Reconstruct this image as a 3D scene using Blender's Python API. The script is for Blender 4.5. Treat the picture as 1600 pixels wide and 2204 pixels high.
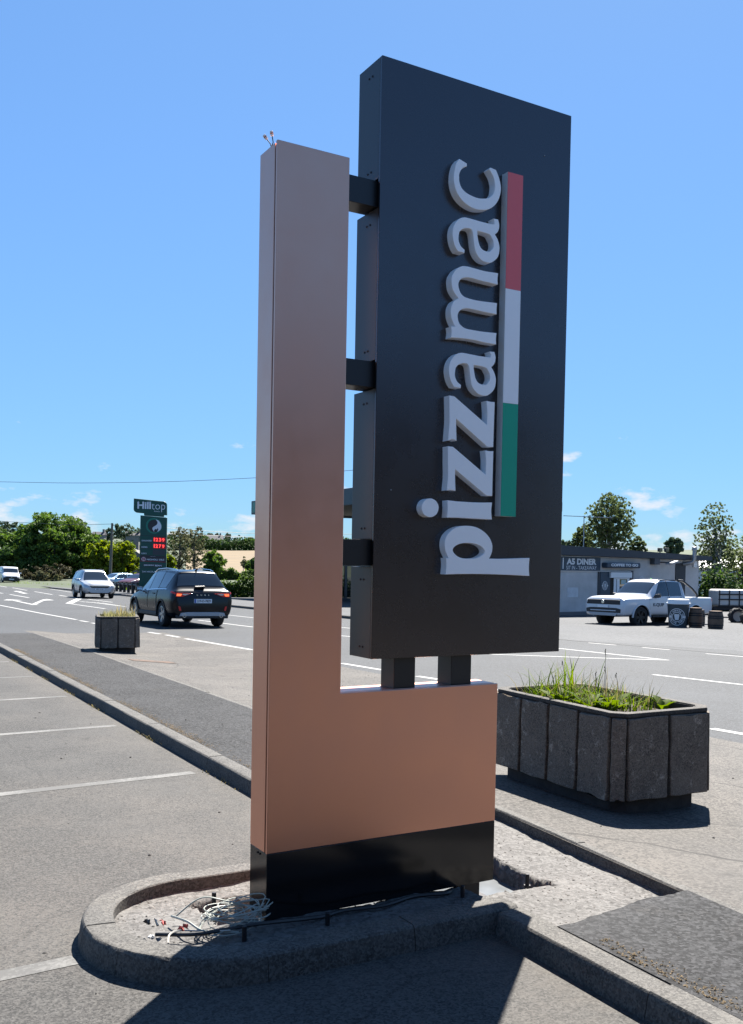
import bpy, bmesh, math, random
import numpy as np
from mathutils import Vector, Matrix
R_ = math.radians
for o in list(bpy.data.objects): bpy.data.objects.remove(o)
S = bpy.context.scene
COL = S.collection

# ------------------------------------------------------------------ camera
F_PX, CY_PX = 2070.7, 1258.3
CAM = Vector((-1.718, -3.8444, 1.6095))
AX_R = Vector((0.86560875, -0.5003927, 0.01812829))
AX_U = Vector((-0.00208536, 0.03260142, 0.99946626))
AX_F = Vector((0.50071662, 0.86518455, -0.02717658))
cam_d = bpy.data.cameras.new('camera'); cam = bpy.data.objects.new('camera', cam_d); COL.objects.link(cam)
cam_d.sensor_fit = 'VERTICAL'; cam_d.sensor_height = 24.0
cam_d.lens = F_PX / 2204 * 24.0
cam_d.shift_y = (CY_PX - 1102) / 2204
cam_d.clip_start = 0.05; cam_d.clip_end = 6000
m = Matrix.Identity(4)
for i in range(3):
    m[i][0] = AX_R[i]; m[i][1] = AX_U[i]; m[i][2] = -AX_F[i]; m[i][3] = CAM[i]
cam.matrix_world = m
S.camera = cam

# ------------------------------------------------------------------ sky, sun, exposure
SUN_AZ, SUN_EL = R_(47.0), R_(51.5)          # azimuth from +Y towards +X
SKY_STRENGTH, SUN_STRENGTH, EXPOSURE = 0.15, 5.0, 1.90
W = bpy.data.worlds.new('World'); S.world = W; W.use_nodes = True
nt = W.node_tree; nt.nodes.clear()
out = nt.nodes.new('ShaderNodeOutputWorld'); bg = nt.nodes.new('ShaderNodeBackground')
sky = nt.nodes.new('ShaderNodeTexSky'); sky.sky_type = 'NISHITA'; sky.sun_disc = False
sky.sun_elevation = SUN_EL; sky.sun_rotation = SUN_AZ
sky.air_density = 0.5; sky.dust_density = 0.1; sky.ozone_density = 4.0; sky.altitude = 100
bg.inputs['Strength'].default_value = SKY_STRENGTH
# fair-weather cumulus low over the horizon, all round
tc = nt.nodes.new('ShaderNodeTexCoord'); sep = nt.nodes.new('ShaderNodeSeparateXYZ')
nt.links.new(tc.outputs['Generated'], sep.inputs[0])
def wmath(op, a, b=None, clamp=False):
    n = nt.nodes.new('ShaderNodeMath'); n.operation = op; n.use_clamp = clamp
    for k, v in enumerate((a, b)):
        if v is None: continue
        if isinstance(v, (int, float)): n.inputs[k].default_value = v
        else: nt.links.new(v, n.inputs[k])
    return n.outputs[0]
az = wmath('ARCTAN2', sep.outputs[0], sep.outputs[1]); el = wmath('ARCSINE', sep.outputs[2])
comb = nt.nodes.new('ShaderNodeCombineXYZ')
nt.links.new(wmath('SUBTRACT', wmath('MULTIPLY', az, 13.0), 1.9), comb.inputs[0]); nt.links.new(wmath('MULTIPLY', el, 30.0), comb.inputs[1])
comb.inputs[2].default_value = 11.2
cn = nt.nodes.new('ShaderNodeTexNoise'); cn.inputs['Scale'].default_value = 1.0; cn.inputs['Detail'].default_value = 7; cn.inputs['Roughness'].default_value = 0.56
nt.links.new(comb.outputs[0], cn.inputs['Vector'])
thr = wmath('ADD', 0.518, wmath('MULTIPLY', wmath('ABSOLUTE', wmath('SUBTRACT', el, 0.035)), 1.9))
cm = wmath('MULTIPLY', wmath('SUBTRACT', cn.outputs['Fac'], thr), 11.0, True)
cm = wmath('MULTIPLY', cm, 0.85)
mx = nt.nodes.new('ShaderNodeMix'); mx.data_type = 'RGBA'
# the bright band round the sun and horizon rolled off evenly over the whole dome
bw = nt.nodes.new('ShaderNodeRGBToBW'); nt.links.new(sky.outputs[0], bw.inputs[0])
sc_ = nt.nodes.new('ShaderNodeVectorMath'); sc_.operation = 'SCALE'; nt.links.new(sky.outputs[0], sc_.inputs[0])
nt.links.new(wmath('DIVIDE', 1.0, wmath('ADD', 1.0, wmath('MULTIPLY', bw.outputs[0], 0.675))), sc_.inputs['Scale'])
tint = nt.nodes.new('ShaderNodeVectorMath'); tint.operation = 'MULTIPLY'; tint.inputs[1].default_value = (.82, 1.015, 1.02); nt.links.new(sc_.outputs[0], tint.inputs[0])
nt.links.new(cm, mx.inputs['Factor']); nt.links.new(tint.outputs[0], mx.inputs['A'])
mx.inputs['B'].default_value = (1.55, 1.62, 1.75, 1)
nt.links.new(mx.outputs['Result'], bg.inputs['Color']); nt.links.new(bg.outputs[0], out.inputs[0])
sun_d = bpy.data.lights.new('sun', 'SUN'); sun = bpy.data.objects.new('sun', sun_d); COL.objects.link(sun)
sun_d.energy = SUN_STRENGTH; sun_d.angle = R_(0.53); sun_d.color = (1.0, 0.95, 0.87)
SUN_DIR = Vector((math.cos(SUN_EL) * math.sin(SUN_AZ), math.cos(SUN_EL) * math.cos(SUN_AZ), math.sin(SUN_EL)))
sun.rotation_euler = SUN_DIR.to_track_quat('Z', 'Y').to_euler(); sun.location = SUN_DIR * 50
vs = S.view_settings; vs.view_transform = 'Standard'; vs.look = 'None'; vs.exposure = EXPOSURE; vs.gamma = 1.0; vs.use_curve_mapping = False

# ------------------------------------------------------------------ ground level and pixel helpers
G0 = Vector((CAM.x, CAM.y, CAM.z - 1.58)); GN = (0.01129272, 0.01579602)
def sstep(a, b, x):
    t = min(1, max(0, (x - a) / (b - a))); return t * t * (3 - 2 * t)
def gz(x, y):
    """height of the paved ground: a gentle plane falling away from the car park"""
    return G0.z - GN[0] * (x - G0.x) - GN[1] * (y - G0.y) - 0.12 * sstep(15, 23, x)
def ray(px, py): return AX_F + AX_R * ((px - 800) / F_PX) - AX_U * ((py - CY_PX) / F_PX)
def gp(px, py, h=0.0):
    d = ray(px, py); t = 5.0
    for _ in range(60):
        P = CAM + d * t; e = P.z - (gz(P.x, P.y) + h); t += e / max(1e-4, -(d.z + GN[0] * d.x + GN[1] * d.y))
    return CAM + d * t
def at(px, py, Z): return CAM + ray(px, py) * Z
def onz(px, py, z):
    d = ray(px, py); return CAM + d * ((z - CAM.z) / d.z)
def size(npx, Z): return npx * Z / F_PX
def interp(xs, ys, x):
    return float(np.interp(x, xs, ys))
def kx(y): return 0.91 + 0.028 * y                      # outer face of the car-park kerb
def ex(y): return interp([-12, -3, -.56, .4, 1.06, 6, 14, 19, 60], [0.7, 1.65, 1.92, 2.03, 2.10, 2.46, 2.68, 2.72, 3.3], y)
def vh(x, y): return 0.085 * (1 - sstep(0.02, 1.3, x - ex(y)))   # verge between edging and road
def strip_h(x, y): return 0.105

# ------------------------------------------------------------------ materials
MATS = {}
def _nodes(name):
    M = bpy.data.materials.new(name); M.use_nodes = True
    t = M.node_tree; b = t.nodes['Principled BSDF']; return M, t, b
def N(t, typ, **kw):
    n = t.nodes.new(typ)
    for k, v in kw.items():
        if k in n.inputs: n.inputs[k].default_value = v
        else: setattr(n, k, v)
    return n
def tmix(t, fac, a, b):
    n = t.nodes.new('ShaderNodeMix'); n.data_type = 'RGBA'
    for k, v in (('Factor', fac), ('A', a), ('B', b)):
        if hasattr(v, 'is_linked') or hasattr(v, 'node'): t.links.new(v, n.inputs[k])
        else: n.inputs[k].default_value = v if k == 'Factor' else (*v[:3], 1)
    return n.outputs['Result']
def tramp(t, fac, lo, hi):
    n = t.nodes.new('ShaderNodeMapRange'); n.inputs['From Min'].default_value = lo; n.inputs['From Max'].default_value = hi; n.clamp = True
    t.links.new(fac, n.inputs['Value']); return n.outputs['Result']
def plain(name, col, rough=0.5, metal=0.0, spec=0.5, coat=0.0, emit=None, estr=1.0, var=0.0, vscale=6.0, bump=0.0, bscale=80.0, wave=0.0):
    if name in MATS: return MATS[name]
    M, t, b = _nodes(name)
    b.inputs['Base Color'].default_value = (*col, 1); b.inputs['Roughness'].default_value = rough; b.inputs['Metallic'].default_value = metal
    b.inputs['Specular IOR Level'].default_value = spec; b.inputs['Coat Weight'].default_value = coat
    tcn = N(t, 'ShaderNodeTexCoord')
    if var > 0:
        n = N(t, 'ShaderNodeTexNoise', Scale=vscale, Detail=6.0, Roughness=0.6); t.links.new(tcn.outputs['Object'], n.inputs['Vector'])
        lo = [c * (1 - var) for c in col]; hi = [min(1, c * (1 + var)) for c in col]
        t.links.new(tmix(t, tramp(t, n.outputs['Fac'], .3, .7), lo, hi), b.inputs['Base Color'])
        r = N(t, 'ShaderNodeMapRange'); r.inputs['To Min'].default_value = max(0, rough - .08); r.inputs['To Max'].default_value = min(1, rough + .1)
        t.links.new(n.outputs['Fac'], r.inputs['Value']); t.links.new(r.outputs['Result'], b.inputs['Roughness'])
    if bump > 0:
        n2 = N(t, 'ShaderNodeTexNoise', Scale=bscale, Detail=4.0); t.links.new(tcn.outputs['Object'], n2.inputs['Vector'])
        bm_ = N(t, 'ShaderNodeBump', Strength=bump, Distance=0.01); t.links.new(n2.outputs['Fac'], bm_.inputs['Height']); t.links.new(bm_.outputs[0], b.inputs['Normal'])
    if wave > 0:
        n3 = N(t, 'ShaderNodeTexNoise', Scale=1.6, Detail=1.0); t.links.new(tcn.outputs['Object'], n3.inputs['Vector'])
        n4 = N(t, 'ShaderNodeTexNoise', Scale=3.5, Detail=8.0, Roughness=.7); t.links.new(tcn.outputs['Object'], n4.inputs['Vector'])
        bm3 = N(t, 'ShaderNodeBump', Strength=wave, Distance=0.05); t.links.new(n3.outputs['Fac'], bm3.inputs['Height']); t.links.new(bm3.outputs[0], b.inputs['Normal'])
        r3 = N(t, 'ShaderNodeMapRange'); r3.inputs['From Min'].default_value = .3; r3.inputs['From Max'].default_value = .75; r3.inputs['To Min'].default_value = rough * .9; r3.inputs['To Max'].default_value = rough * 1.25; t.links.new(n4.outputs['Fac'], r3.inputs['Value']); t.links.new(r3.outputs['Result'], b.inputs['Roughness'])
    if emit:
        b.inputs['Emission Color'].default_value = (*emit, 1); b.inputs['Emission Strength'].default_value = estr
    MATS[name] = M; return M
def asphalt(name, dark, light, stain, grain=110.0, patch=0.7, rough=0.82, bump=0.5, stain_amt=0.6, stain_scale=0.5, stain_lo=.52, K=.37, kerb_dust=False, cracks=0.0, oil=0.0, spec=.4):
    """aggregate speckle, broad wear patches and dusty stains"""
    dark, light, stain = [[c * K for c in q] for q in (dark, light, stain)]
    M, t, b = _nodes(name)
    tcn = N(t, 'ShaderNodeTexCoord'); P = tcn.outputs['Object']
    v = N(t, 'ShaderNodeTexVoronoi', Scale=grain); t.links.new(P, v.inputs['Vector'])
    sp = N(t, 'ShaderNodeSeparateColor'); t.links.new(v.outputs['Color'], sp.inputs[0])
    n1 = N(t, 'ShaderNodeTexNoise', Scale=grain * .55, Detail=3.0, Roughness=.7); t.links.new(P, n1.inputs['Vector'])
    mid = N(t, 'ShaderNodeTexNoise', Scale=9.0, Detail=7.0, Roughness=.7); t.links.new(P, mid.inputs['Vector'])
    big = N(t, 'ShaderNodeTexNoise', Scale=patch, Detail=6.0, Roughness=.6); t.links.new(P, big.inputs['Vector'])
    st = N(t, 'ShaderNodeTexNoise', Scale=stain_scale, Detail=9.0, Roughness=.62); t.links.new(P, st.inputs['Vector'])
    ad = N(t, 'ShaderNodeMath', operation='ADD'); t.links.new(sp.outputs[0], ad.inputs[0]); t.links.new(n1.outputs['Fac'], ad.inputs[1])
    base = tmix(t, tramp(t, sp.outputs[0], .1, .95), dark, light)                       # aggregate
    base = tmix(t, tramp(t, n1.outputs['Fac'], .52, .66), base, [c * .35 for c in dark])  # pits
    pf = N(t, 'ShaderNodeMath', operation='MULTIPLY'); pf.inputs[1].default_value = .45; t.links.new(tramp(t, big.outputs['Fac'], .35, .7), pf.inputs[0])
    base = tmix(t, pf.outputs[0], base, [c * 1.05 for c in light])
    df = N(t, 'ShaderNodeMath', operation='MULTIPLY'); df.inputs[1].default_value = .7; t.links.new(tramp(t, mid.outputs['Fac'], .55, .75), df.inputs[0])
    dk = tmix(t, df.outputs[0], base, [c * .8 for c in dark])
    ms = N(t, 'ShaderNodeMath', operation='MULTIPLY'); ms.inputs[1].default_value = stain_amt
    t.links.new(tramp(t, st.outputs['Fac'], stain_lo, stain_lo + .2), ms.inputs[0])
    mm = N(t, 'ShaderNodeMath', operation='MULTIPLY'); t.links.new(ms.outputs[0], mm.inputs[0]); t.links.new(tramp(t, sp.outputs[0], .1, .6), mm.inputs[1])
    col = tmix(t, mm.outputs[0], dk, stain)
    def mul(a, k):
        q = N(t, 'ShaderNodeMath', operation='MULTIPLY'); t.links.new(a, q.inputs[0])
        if isinstance(k, float): q.inputs[1].default_value = k
        else: t.links.new(k, q.inputs[1])
        return q.outputs[0]
    if cracks:      # fine wandering cracks
        wn = N(t, 'ShaderNodeTexNoise', Scale=2.2, Detail=5.0); t.links.new(P, wn.inputs['Vector'])
        wp = N(t, 'ShaderNodeMix', data_type='VECTOR'); wp.inputs['Factor'].default_value = .16; t.links.new(P, wp.inputs['A']); t.links.new(wn.outputs['Color'], wp.inputs['B'])
        ve = N(t, 'ShaderNodeTexVoronoi', Scale=.62, feature='DISTANCE_TO_EDGE'); t.links.new(wp.outputs['Result'], ve.inputs['Vector'])
        cf_ = N(t, 'ShaderNodeMapRange'); cf_.inputs['From Min'].default_value = .002; cf_.inputs['From Max'].default_value = .007; cf_.inputs['To Min'].default_value = cracks; cf_.inputs['To Max'].default_value = 0; t.links.new(ve.outputs['Distance'], cf_.inputs['Value'])
        col = tmix(t, mul(cf_.outputs['Result'], tramp(t, big.outputs['Fac'], .42, .55)), col, [c * .3 for c in dark])
    if oil:         # drips and tyre-polished spots
        vo = N(t, 'ShaderNodeTexVoronoi', Scale=.8); t.links.new(P, vo.inputs['Vector'])
        of = N(t, 'ShaderNodeMath', operation='ADD'); t.links.new(vo.outputs['Distance'], of.inputs[0]); t.links.new(mul(mid.outputs['Fac'], .25), of.inputs[1])
        om = N(t, 'ShaderNodeMapRange'); om.inputs['From Min'].default_value = .17; om.inputs['From Max'].default_value = .26; om.inputs['To Min'].default_value = oil; om.inputs['To Max'].default_value = 0; t.links.new(of.outputs[0], om.inputs['Value'])
        col = tmix(t, om.outputs['Result'], col, [c * .6 for c in dark])
    if kerb_dust:   # pale dust and grit gathered along the kerb and round the dug-up island
        sx = N(t, 'ShaderNodeSeparateXYZ'); t.links.new(P, sx.inputs[0])
        kd = N(t, 'ShaderNodeMath', operation='MULTIPLY_ADD'); t.links.new(sx.outputs[1], kd.inputs[0]); kd.inputs[1].default_value = -.028; t.links.new(sx.outputs[0], kd.inputs[2])
        kf = mul(tramp(t, kd.outputs[0], .35, .9), tramp(t, mid.outputs['Fac'], .35, .62))
        col = tmix(t, mul(kf, .55), col, stain)
        ds = N(t, 'ShaderNodeVectorMath', operation='DISTANCE'); t.links.new(P, ds.inputs[0]); ds.inputs[1].default_value = (-.2, 1.5, -.05)
        dm = N(t, 'ShaderNodeMapRange'); dm.inputs['From Min'].default_value = .5; dm.inputs['From Max'].default_value = 2.6; dm.inputs['To Min'].default_value = .6; dm.inputs['To Max'].default_value = 0; t.links.new(ds.outputs['Value'], dm.inputs['Value'])
        col = tmix(t, mul(mul(dm.outputs['Result'], tramp(t, st.outputs['Fac'], .38, .6)), tramp(t, sp.outputs[0], .0, .5)), col, stain)
    t.links.new(col, b.inputs['Base Color'])
    b.inputs['Roughness'].default_value = rough
    b.inputs['Specular IOR Level'].default_value = spec
    bm_ = N(t, 'ShaderNodeBump', Strength=bump, Distance=0.006); t.links.new(ad.outputs[0], bm_.inputs['Height']); t.links.new(bm_.outputs[0], b.inputs['Normal'])
    MATS[name] = M; return M
def leafmat(name, c1, c2, trans=0.4, tcol=None):
    M = bpy.data.materials.new(name); M.use_nodes = True; t = M.node_tree; b = t.nodes['Principled BSDF']; o = t.nodes['Material Output']
    g = N(t, 'ShaderNodeNewGeometry'); tcn = N(t, 'ShaderNodeTexCoord')
    n = N(t, 'ShaderNodeTexNoise', Scale=.7, Detail=3.0); t.links.new(tcn.outputs['Object'], n.inputs['Vector'])
    a = N(t, 'ShaderNodeMath', operation='ADD'); t.links.new(g.outputs['Random Per Island'], a.inputs[0]); t.links.new(n.outputs['Fac'], a.inputs[1])
    c = tmix(t, tramp(t, a.outputs[0], .4, 1.4), c1, c2)
    t.links.new(c, b.inputs['Base Color']); b.inputs['Roughness'].default_value = .7; b.inputs['Specular IOR Level'].default_value = .12
    tr = N(t, 'ShaderNodeBsdfTranslucent'); hs = N(t, 'ShaderNodeHueSaturation', Saturation=1.15, Value=1.5); t.links.new(c, hs.inputs['Color']); t.links.new(hs.outputs[0], tr.inputs['Color'])
    ms = N(t, 'ShaderNodeMixShader'); ms.inputs[0].default_value = trans
    t.links.new(b.outputs[0], ms.inputs[1]); t.links.new(tr.outputs[0], ms.inputs[2]); t.links.new(ms.outputs[0], o.inputs['Surface'])
    MATS[name] = M; return M

# ------------------------------------------------------------------ mesh helpers
def link(name, me, mat=None, parent=None):
    o = bpy.data.objects.new(name, me); COL.objects.link(o)
    if mat is not None:
        for q in (mat if isinstance(mat, (list, tuple)) else [mat]): me.materials.append(q)
    if parent is not None: o.parent = parent
    return o
def tag(o, label=None, cat=None, group=None, kind=None):
    if label: o['label'] = label
    if cat: o['category'] = cat
    if group: o['group'] = group
    if kind: o['kind'] = kind
    return o
def thing(name, label, cat, loc=(0, 0, 0), rz=0.0, group=None, scale=1.0):
    o = bpy.data.objects.new(name, None); COL.objects.link(o); o.empty_display_size = .2
    o.location = loc; o.rotation_euler = (0, 0, rz); o.scale = (scale,) * 3
    return tag(o, label, cat, group)
def copy_tree(o, parent=None):
    c = o.copy(); COL.objects.link(c); c.parent = parent
    for ch in [q for q in bpy.data.objects if q.parent == o and q is not c]: copy_tree(ch, c)
    return c
class MB:
    def __init__(s): s.v = []; s.f = []; s.mi = []
    def add(s, vs, fs, mi=0):
        k = len(s.v); s.v += [tuple(p) for p in vs]; s.f += [tuple(i + k for i in q) for q in fs]; s.mi += [mi] * len(fs); return s
    def box(s, x0, x1, y0, y1, z0, z1, mi=0):
        V = [(x0, y0, z0), (x1, y0, z0), (x1, y1, z0), (x0, y1, z0), (x0, y0, z1), (x1, y0, z1), (x1, y1, z1), (x0, y1, z1)]
        return s.add(V, [(0, 3, 2, 1), (4, 5, 6, 7), (0, 1, 5, 4), (1, 2, 6, 5), (2, 3, 7, 6), (3, 0, 4, 7)], mi)
    def hexa(s, b4, t4, mi=0):
        return s.add(list(b4) + list(t4), [(0, 3, 2, 1), (4, 5, 6, 7), (0, 1, 5, 4), (1, 2, 6, 5), (2, 3, 7, 6), (3, 0, 4, 7)], mi)
    def prism(s, poly, fn, a, b, mi=0):
        """poly: 2D outline, fn(u, v, d) -> point, extruded from d=a to d=b"""
        n = len(poly); V = [fn(u, v, a) for u, v in poly] + [fn(u, v, b) for u, v in poly]
        F = [tuple(range(n))[::-1], tuple(range(n, 2 * n))] + [(i, (i + 1) % n, n + (i + 1) % n, n + i) for i in range(n)]
        return s.add(V, F, mi)
    def tube(s, pts, r, n=8, cap=True, mi=0):
        pts = [Vector(p) for p in pts]; rs = r if isinstance(r, (list, tuple)) else [r] * len(pts)
        k = len(s.v); up = Vector((0, 0, 1)); prev = None
        for i, p in enumerate(pts):
            t = (pts[min(i + 1, len(pts) - 1)] - pts[max(i - 1, 0)]);
            if t.length < 1e-9: t = Vector((0, 0, 1))
            t.normalize()
            if prev is None:
                a = t.cross(up if abs(t.z) < .9 else Vector((1, 0, 0))).normalized()
            else:
                a = (prev - t * prev.dot(t))
                a = a.normalized() if a.length > 1e-6 else t.orthogonal().normalized()
            prev = a; b = t.cross(a)
            for j in range(n):
                q = 2 * math.pi * j / n; s.v.append(tuple(p + (a * math.cos(q) + b * math.sin(q)) * rs[i]))
        F = []
        for i in range(len(pts) - 1):
            for j in range(n): F.append((k + i * n + j, k + i * n + (j + 1) % n, k + (i + 1) * n + (j + 1) % n, k + (i + 1) * n + j))
        if cap: F += [tuple(k + j for j in range(n))[::-1], tuple(k + (len(pts) - 1) * n + j for j in range(n))]
        s.f += F; s.mi += [mi] * len(F); return s
    def lathe(s, prof, n=24, c=(0, 0, 0), axis='z', mi=0, cap=False):
        k = len(s.v)
        for r, h in prof:
            for j in range(n):
                q = 2 * math.pi * j / n; x, y = r * math.cos(q), r * math.sin(q)
                s.v.append((c[0] + x, c[1] + y, c[2] + h) if axis == 'z' else ((c[0] + x, c[1] + h, c[2] + y) if axis == 'y' else (c[0] + h, c[1] + x, c[2] + y)))
        F = []
        for i in range(len(prof) - 1):
            for j in range(n): F.append((k + i * n + j, k + i * n + (j + 1) % n, k + (i + 1) * n + (j + 1) % n, k + (i + 1) * n + j))
        if cap: F += [tuple(k + j for j in range(n))[::-1], tuple(k + (len(prof) - 1) * n + j for j in range(n))]
        s.f += F; s.mi += [mi] * len(F); return s
    def build(s, name, mat=None, parent=None, smooth=False, bevel=0.0, seg=2, angle=40):
        me = bpy.data.meshes.new(name); me.from_pydata(s.v, [], s.f)
        for p, i in zip(me.polygons, s.mi): p.material_index = i
        bmx = bmesh.new(); bmx.from_mesh(me); bmesh.ops.recalc_face_normals(bmx, faces=bmx.faces[:]); bmx.to_mesh(me); bmx.free()
        o = link(name, me, mat, parent)
        if smooth:
            me.polygons.foreach_set('use_smooth', [True] * len(me.polygons)); me.set_sharp_from_angle(angle=R_(angle))
        if bevel > 0:
            b = o.modifiers.new('bevel', 'BEVEL'); b.width = bevel; b.segments = seg; b.limit_method = 'ANGLE'; b.angle_limit = R_(35)
        return o
def np_mesh(name, V, Fq, mat=None, parent=None):
    """V (n,3), Fq (m,k) arrays"""
    me = bpy.data.meshes.new(name); V = np.asarray(V, dtype=np.float32); Fq = np.asarray(Fq, dtype=np.int32); k = Fq.shape[1]
    me.vertices.add(len(V)); me.vertices.foreach_set('co', V.ravel()); me.loops.add(Fq.size); me.loops.foreach_set('vertex_index', Fq.ravel())
    me.polygons.add(len(Fq)); me.polygons.foreach_set('loop_start', np.arange(len(Fq), dtype=np.int32) * k); me.update(); me.validate()
    return link(name, me, mat, parent)
def curve_mesh(cu):
    o = bpy.data.objects.new('tmp', cu); COL.objects.link(o)
    dg = bpy.context.evaluated_depsgraph_get(); me = bpy.data.meshes.new_from_object(o.evaluated_get(dg))
    bpy.data.objects.remove(o); bpy.data.curves.remove(cu); return me
def text_mesh(txt, width=None, height=None, bold=0.0, depth=0.004, squeeze=True):
    """letters in the local XY plane, centred; scaled to width x height"""
    cu = bpy.data.curves.new('txt', 'FONT'); cu.body = txt; cu.size = 1.0; cu.offset = bold; cu.extrude = 0.0; cu.resolution_u = 3
    me = curve_mesh(cu); co = np.array([v.co[:] for v in me.vertices])
    lo, hi = co.min(0), co.max(0); w, h = hi[0] - lo[0], hi[1] - lo[1]
    sx = sy = 1.0
    if width: sx = width / w; sy = height / h if height else sx
    elif height: sx = sy = height / h
    co = (co - (lo + hi) / 2) * np.array([sx, sy, 1])
    return co, [tuple(p.vertices) for p in me.polygons], bpy.data.meshes.remove(me)
def lettering(txt, fn, mat, parent, width=None, height=None, bold=0.0, name='lettering'):
    """fn(u, v) -> point on the surface that carries the letters"""
    co, F, _ = text_mesh(txt, width, height, bold)
    b = MB(); b.add([fn(c[0], c[1]) for c in co], F); 
    me = bpy.data.meshes.new(name); me.from_pydata(b.v, [], b.f); return link(name, me, mat, parent)
def spline(pts, n=4):
    """closed Catmull-Rom through points; third value 1 marks a corner"""
    P = [Vector((p[0], p[1])) for p in pts]; K = [len(p) > 2 and p[2] for p in pts]; L = len(P); o = []
    for i in range(L):
        a, b = P[i], P[(i + 1) % L]
        ta = (b - P[i - 1]) * .5 if not K[i] else (b - a)
        tb = (P[(i + 2) % L] - a) * .5 if not K[(i + 1) % L] else (b - a)
        ln = (b - a).length
        if ta.length > ln * 1.3: ta = ta.normalized() * ln * 1.3
        if tb.length > ln * 1.3: tb = tb.normalized() * ln * 1.3
        for j in range(n):
            t = j / n; h1 = 2 * t**3 - 3 * t**2 + 1; h2 = t**3 - 2 * t**2 + t; h3 = -2 * t**3 + 3 * t**2; h4 = t**3 - t**2
            q = a * h1 + ta * h2 + b * h3 + tb * h4; o.append((q.x, q.y))
    return o

# ================================================================== MATERIALS IN USE
M_CARPARK = asphalt('car_park_asphalt', (.075, .073, .070), (.36, .345, .325), (.47, .42, .37), grain=120, patch=.9, stain_amt=.5, stain_scale=.55, stain_lo=.47, K=.19, bump=.6, kerb_dust=True, cracks=.3, oil=.6, spec=.3)
M_ROAD = asphalt('road_asphalt', (.095, .105, .12), (.29, .315, .355), (.36, .355, .35), grain=55, patch=.25, stain_amt=.3, stain_scale=.18, stain_lo=.55, K=.155, oil=.2, spec=.3)
M_VERGE = asphalt('verge_concrete', (.12, .11, .10), (.37, .34, .31), (.46, .41, .36), grain=70, patch=.6, stain_amt=.7, stain_scale=.8, stain_lo=.42, K=.235, bump=.9, cracks=.8, spec=.3)
M_TARMAC = asphalt('footway_tarmac', (.035, .035, .037), (.27, .27, .28), (.24, .20, .14), grain=65, patch=1.2, stain_amt=.35, stain_scale=1.6, stain_lo=.56, bump=1.0, K=.18, spec=.25, rough=.92)
M_FORE = asphalt('forecourt_asphalt', (.15, .16, .18), (.32, .34, .375), (.38, .385, .39), grain=22, patch=.2, stain_amt=.4, stain_scale=.2, stain_lo=.48, K=.18, oil=.2, spec=.3)
M_RUBBLE = asphalt('dusty_rubble', (.20, .18, .165), (.55, .52, .49), (.66, .63, .60), grain=60, patch=2.0, stain_amt=.6, stain_scale=2.6, stain_lo=.47, bump=1.0, K=.205)
M_KERB = asphalt('kerb_concrete', (.12, .11, .10), (.36, .34, .31), (.42, .39, .34), grain=120, patch=3.0, stain_amt=.6, stain_scale=3.5, stain_lo=.48, bump=.6, K=.28)
M_PLANTER = asphalt('planter_concrete', (.055, .044, .034), (.125, .102, .080), (.34, .295, .245), grain=160, patch=5.0, stain_amt=.8, stain_scale=14.0, stain_lo=.56, bump=.9, K=1.7)
M_RIM_CON = asphalt('rim_concrete', (.045, .040, .034), (.13, .115, .10), (.20, .18, .155), grain=140, patch=4.0, stain_amt=.5, stain_scale=8.0, stain_lo=.5, bump=.7, K=.55)  # darker copy of the planter concrete, toned down because the rim is sunlit
M_DARKCON = plain('dark_concrete', (.035, .032, .03), .9, var=.4, vscale=14, bump=.4)  # darker concrete for the planter base and recessed core
M_SLAB = plain('smooth_slab', (.075, .083, .09), .3, var=.2, vscale=5)
M_GRASSG = plain('grass_ground', (.05, .065, .022), .9, var=.45, vscale=.6, bump=.6, bscale=6)
M_FIELD = plain('stubble_field', (.125, .088, .042), .95, var=.28, vscale=.12, bump=.3, bscale=1.5)
M_HILL = plain('hill_grass', (.04, .055, .024), .95, var=.4, vscale=.02)
def paint(name, col, base, wear):
    M, t, b = _nodes(name); tcn = N(t, 'ShaderNodeTexCoord')
    n = N(t, 'ShaderNodeTexNoise', Scale=45.0, Detail=6.0, Roughness=.75); t.links.new(tcn.outputs['Object'], n.inputs['Vector'])
    n2 = N(t, 'ShaderNodeTexNoise', Scale=2.0, Detail=3.0); t.links.new(tcn.outputs['Object'], n2.inputs['Vector'])
    a = N(t, 'ShaderNodeMath', operation='ADD'); t.links.new(n.outputs['Fac'], a.inputs[0]); t.links.new(n2.outputs['Fac'], a.inputs[1])
    t.links.new(tmix(t, tramp(t, a.outputs[0], wear, wear + .25), col, base), b.inputs['Base Color']); b.inputs['Roughness'].default_value = .75
    MATS[name] = M; return M
M_BAY = paint('worn_bay_paint', (.125, .122, .115), (.055, .053, .05), .80)
M_LINE = paint('road_paint', (.27, .27, .265), (.065, .065, .065), 1.10)
M_COPPER = plain('brushed_copper', (.74, .385, .275), .35, metal=1.0, spec=.5, wave=.05)
M_BLACK = plain('satin_black', (.092, .086, .090), .26, metal=1.0, wave=.04)
M_GLOSSBLK = plain('gloss_black', (.008, .008, .009), .16, spec=.5)
M_BRACKET = plain('bracket_black', (.010, .0105, .012), .4)
M_LETTER = plain('letter_white', (.92, .92, .92), .45)
M_BARSIDE = plain('bar_side', (.60, .60, .59), .5)
M_RED = plain('flag_red', (.78, .14, .15), .5); M_GREEN = plain('flag_green', (.0, .36, .22), .5)
M_STEEL = plain('dark_steel', (.03, .028, .03), .5, metal=.6, var=.3, vscale=20)
M_ZINC = plain('zinc', (.30, .31, .32), .5, metal=.7)
M_CABLEW = plain('white_cable', (.27, .285, .25), .5); M_CABLEB = plain('black_cable', (.012, .012, .013), .5)
M_WHITE = plain('white_plastic', (.75, .75, .74), .4)
M_AMBER = plain('amber_gel', (.55, .20, .12), .3)

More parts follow.
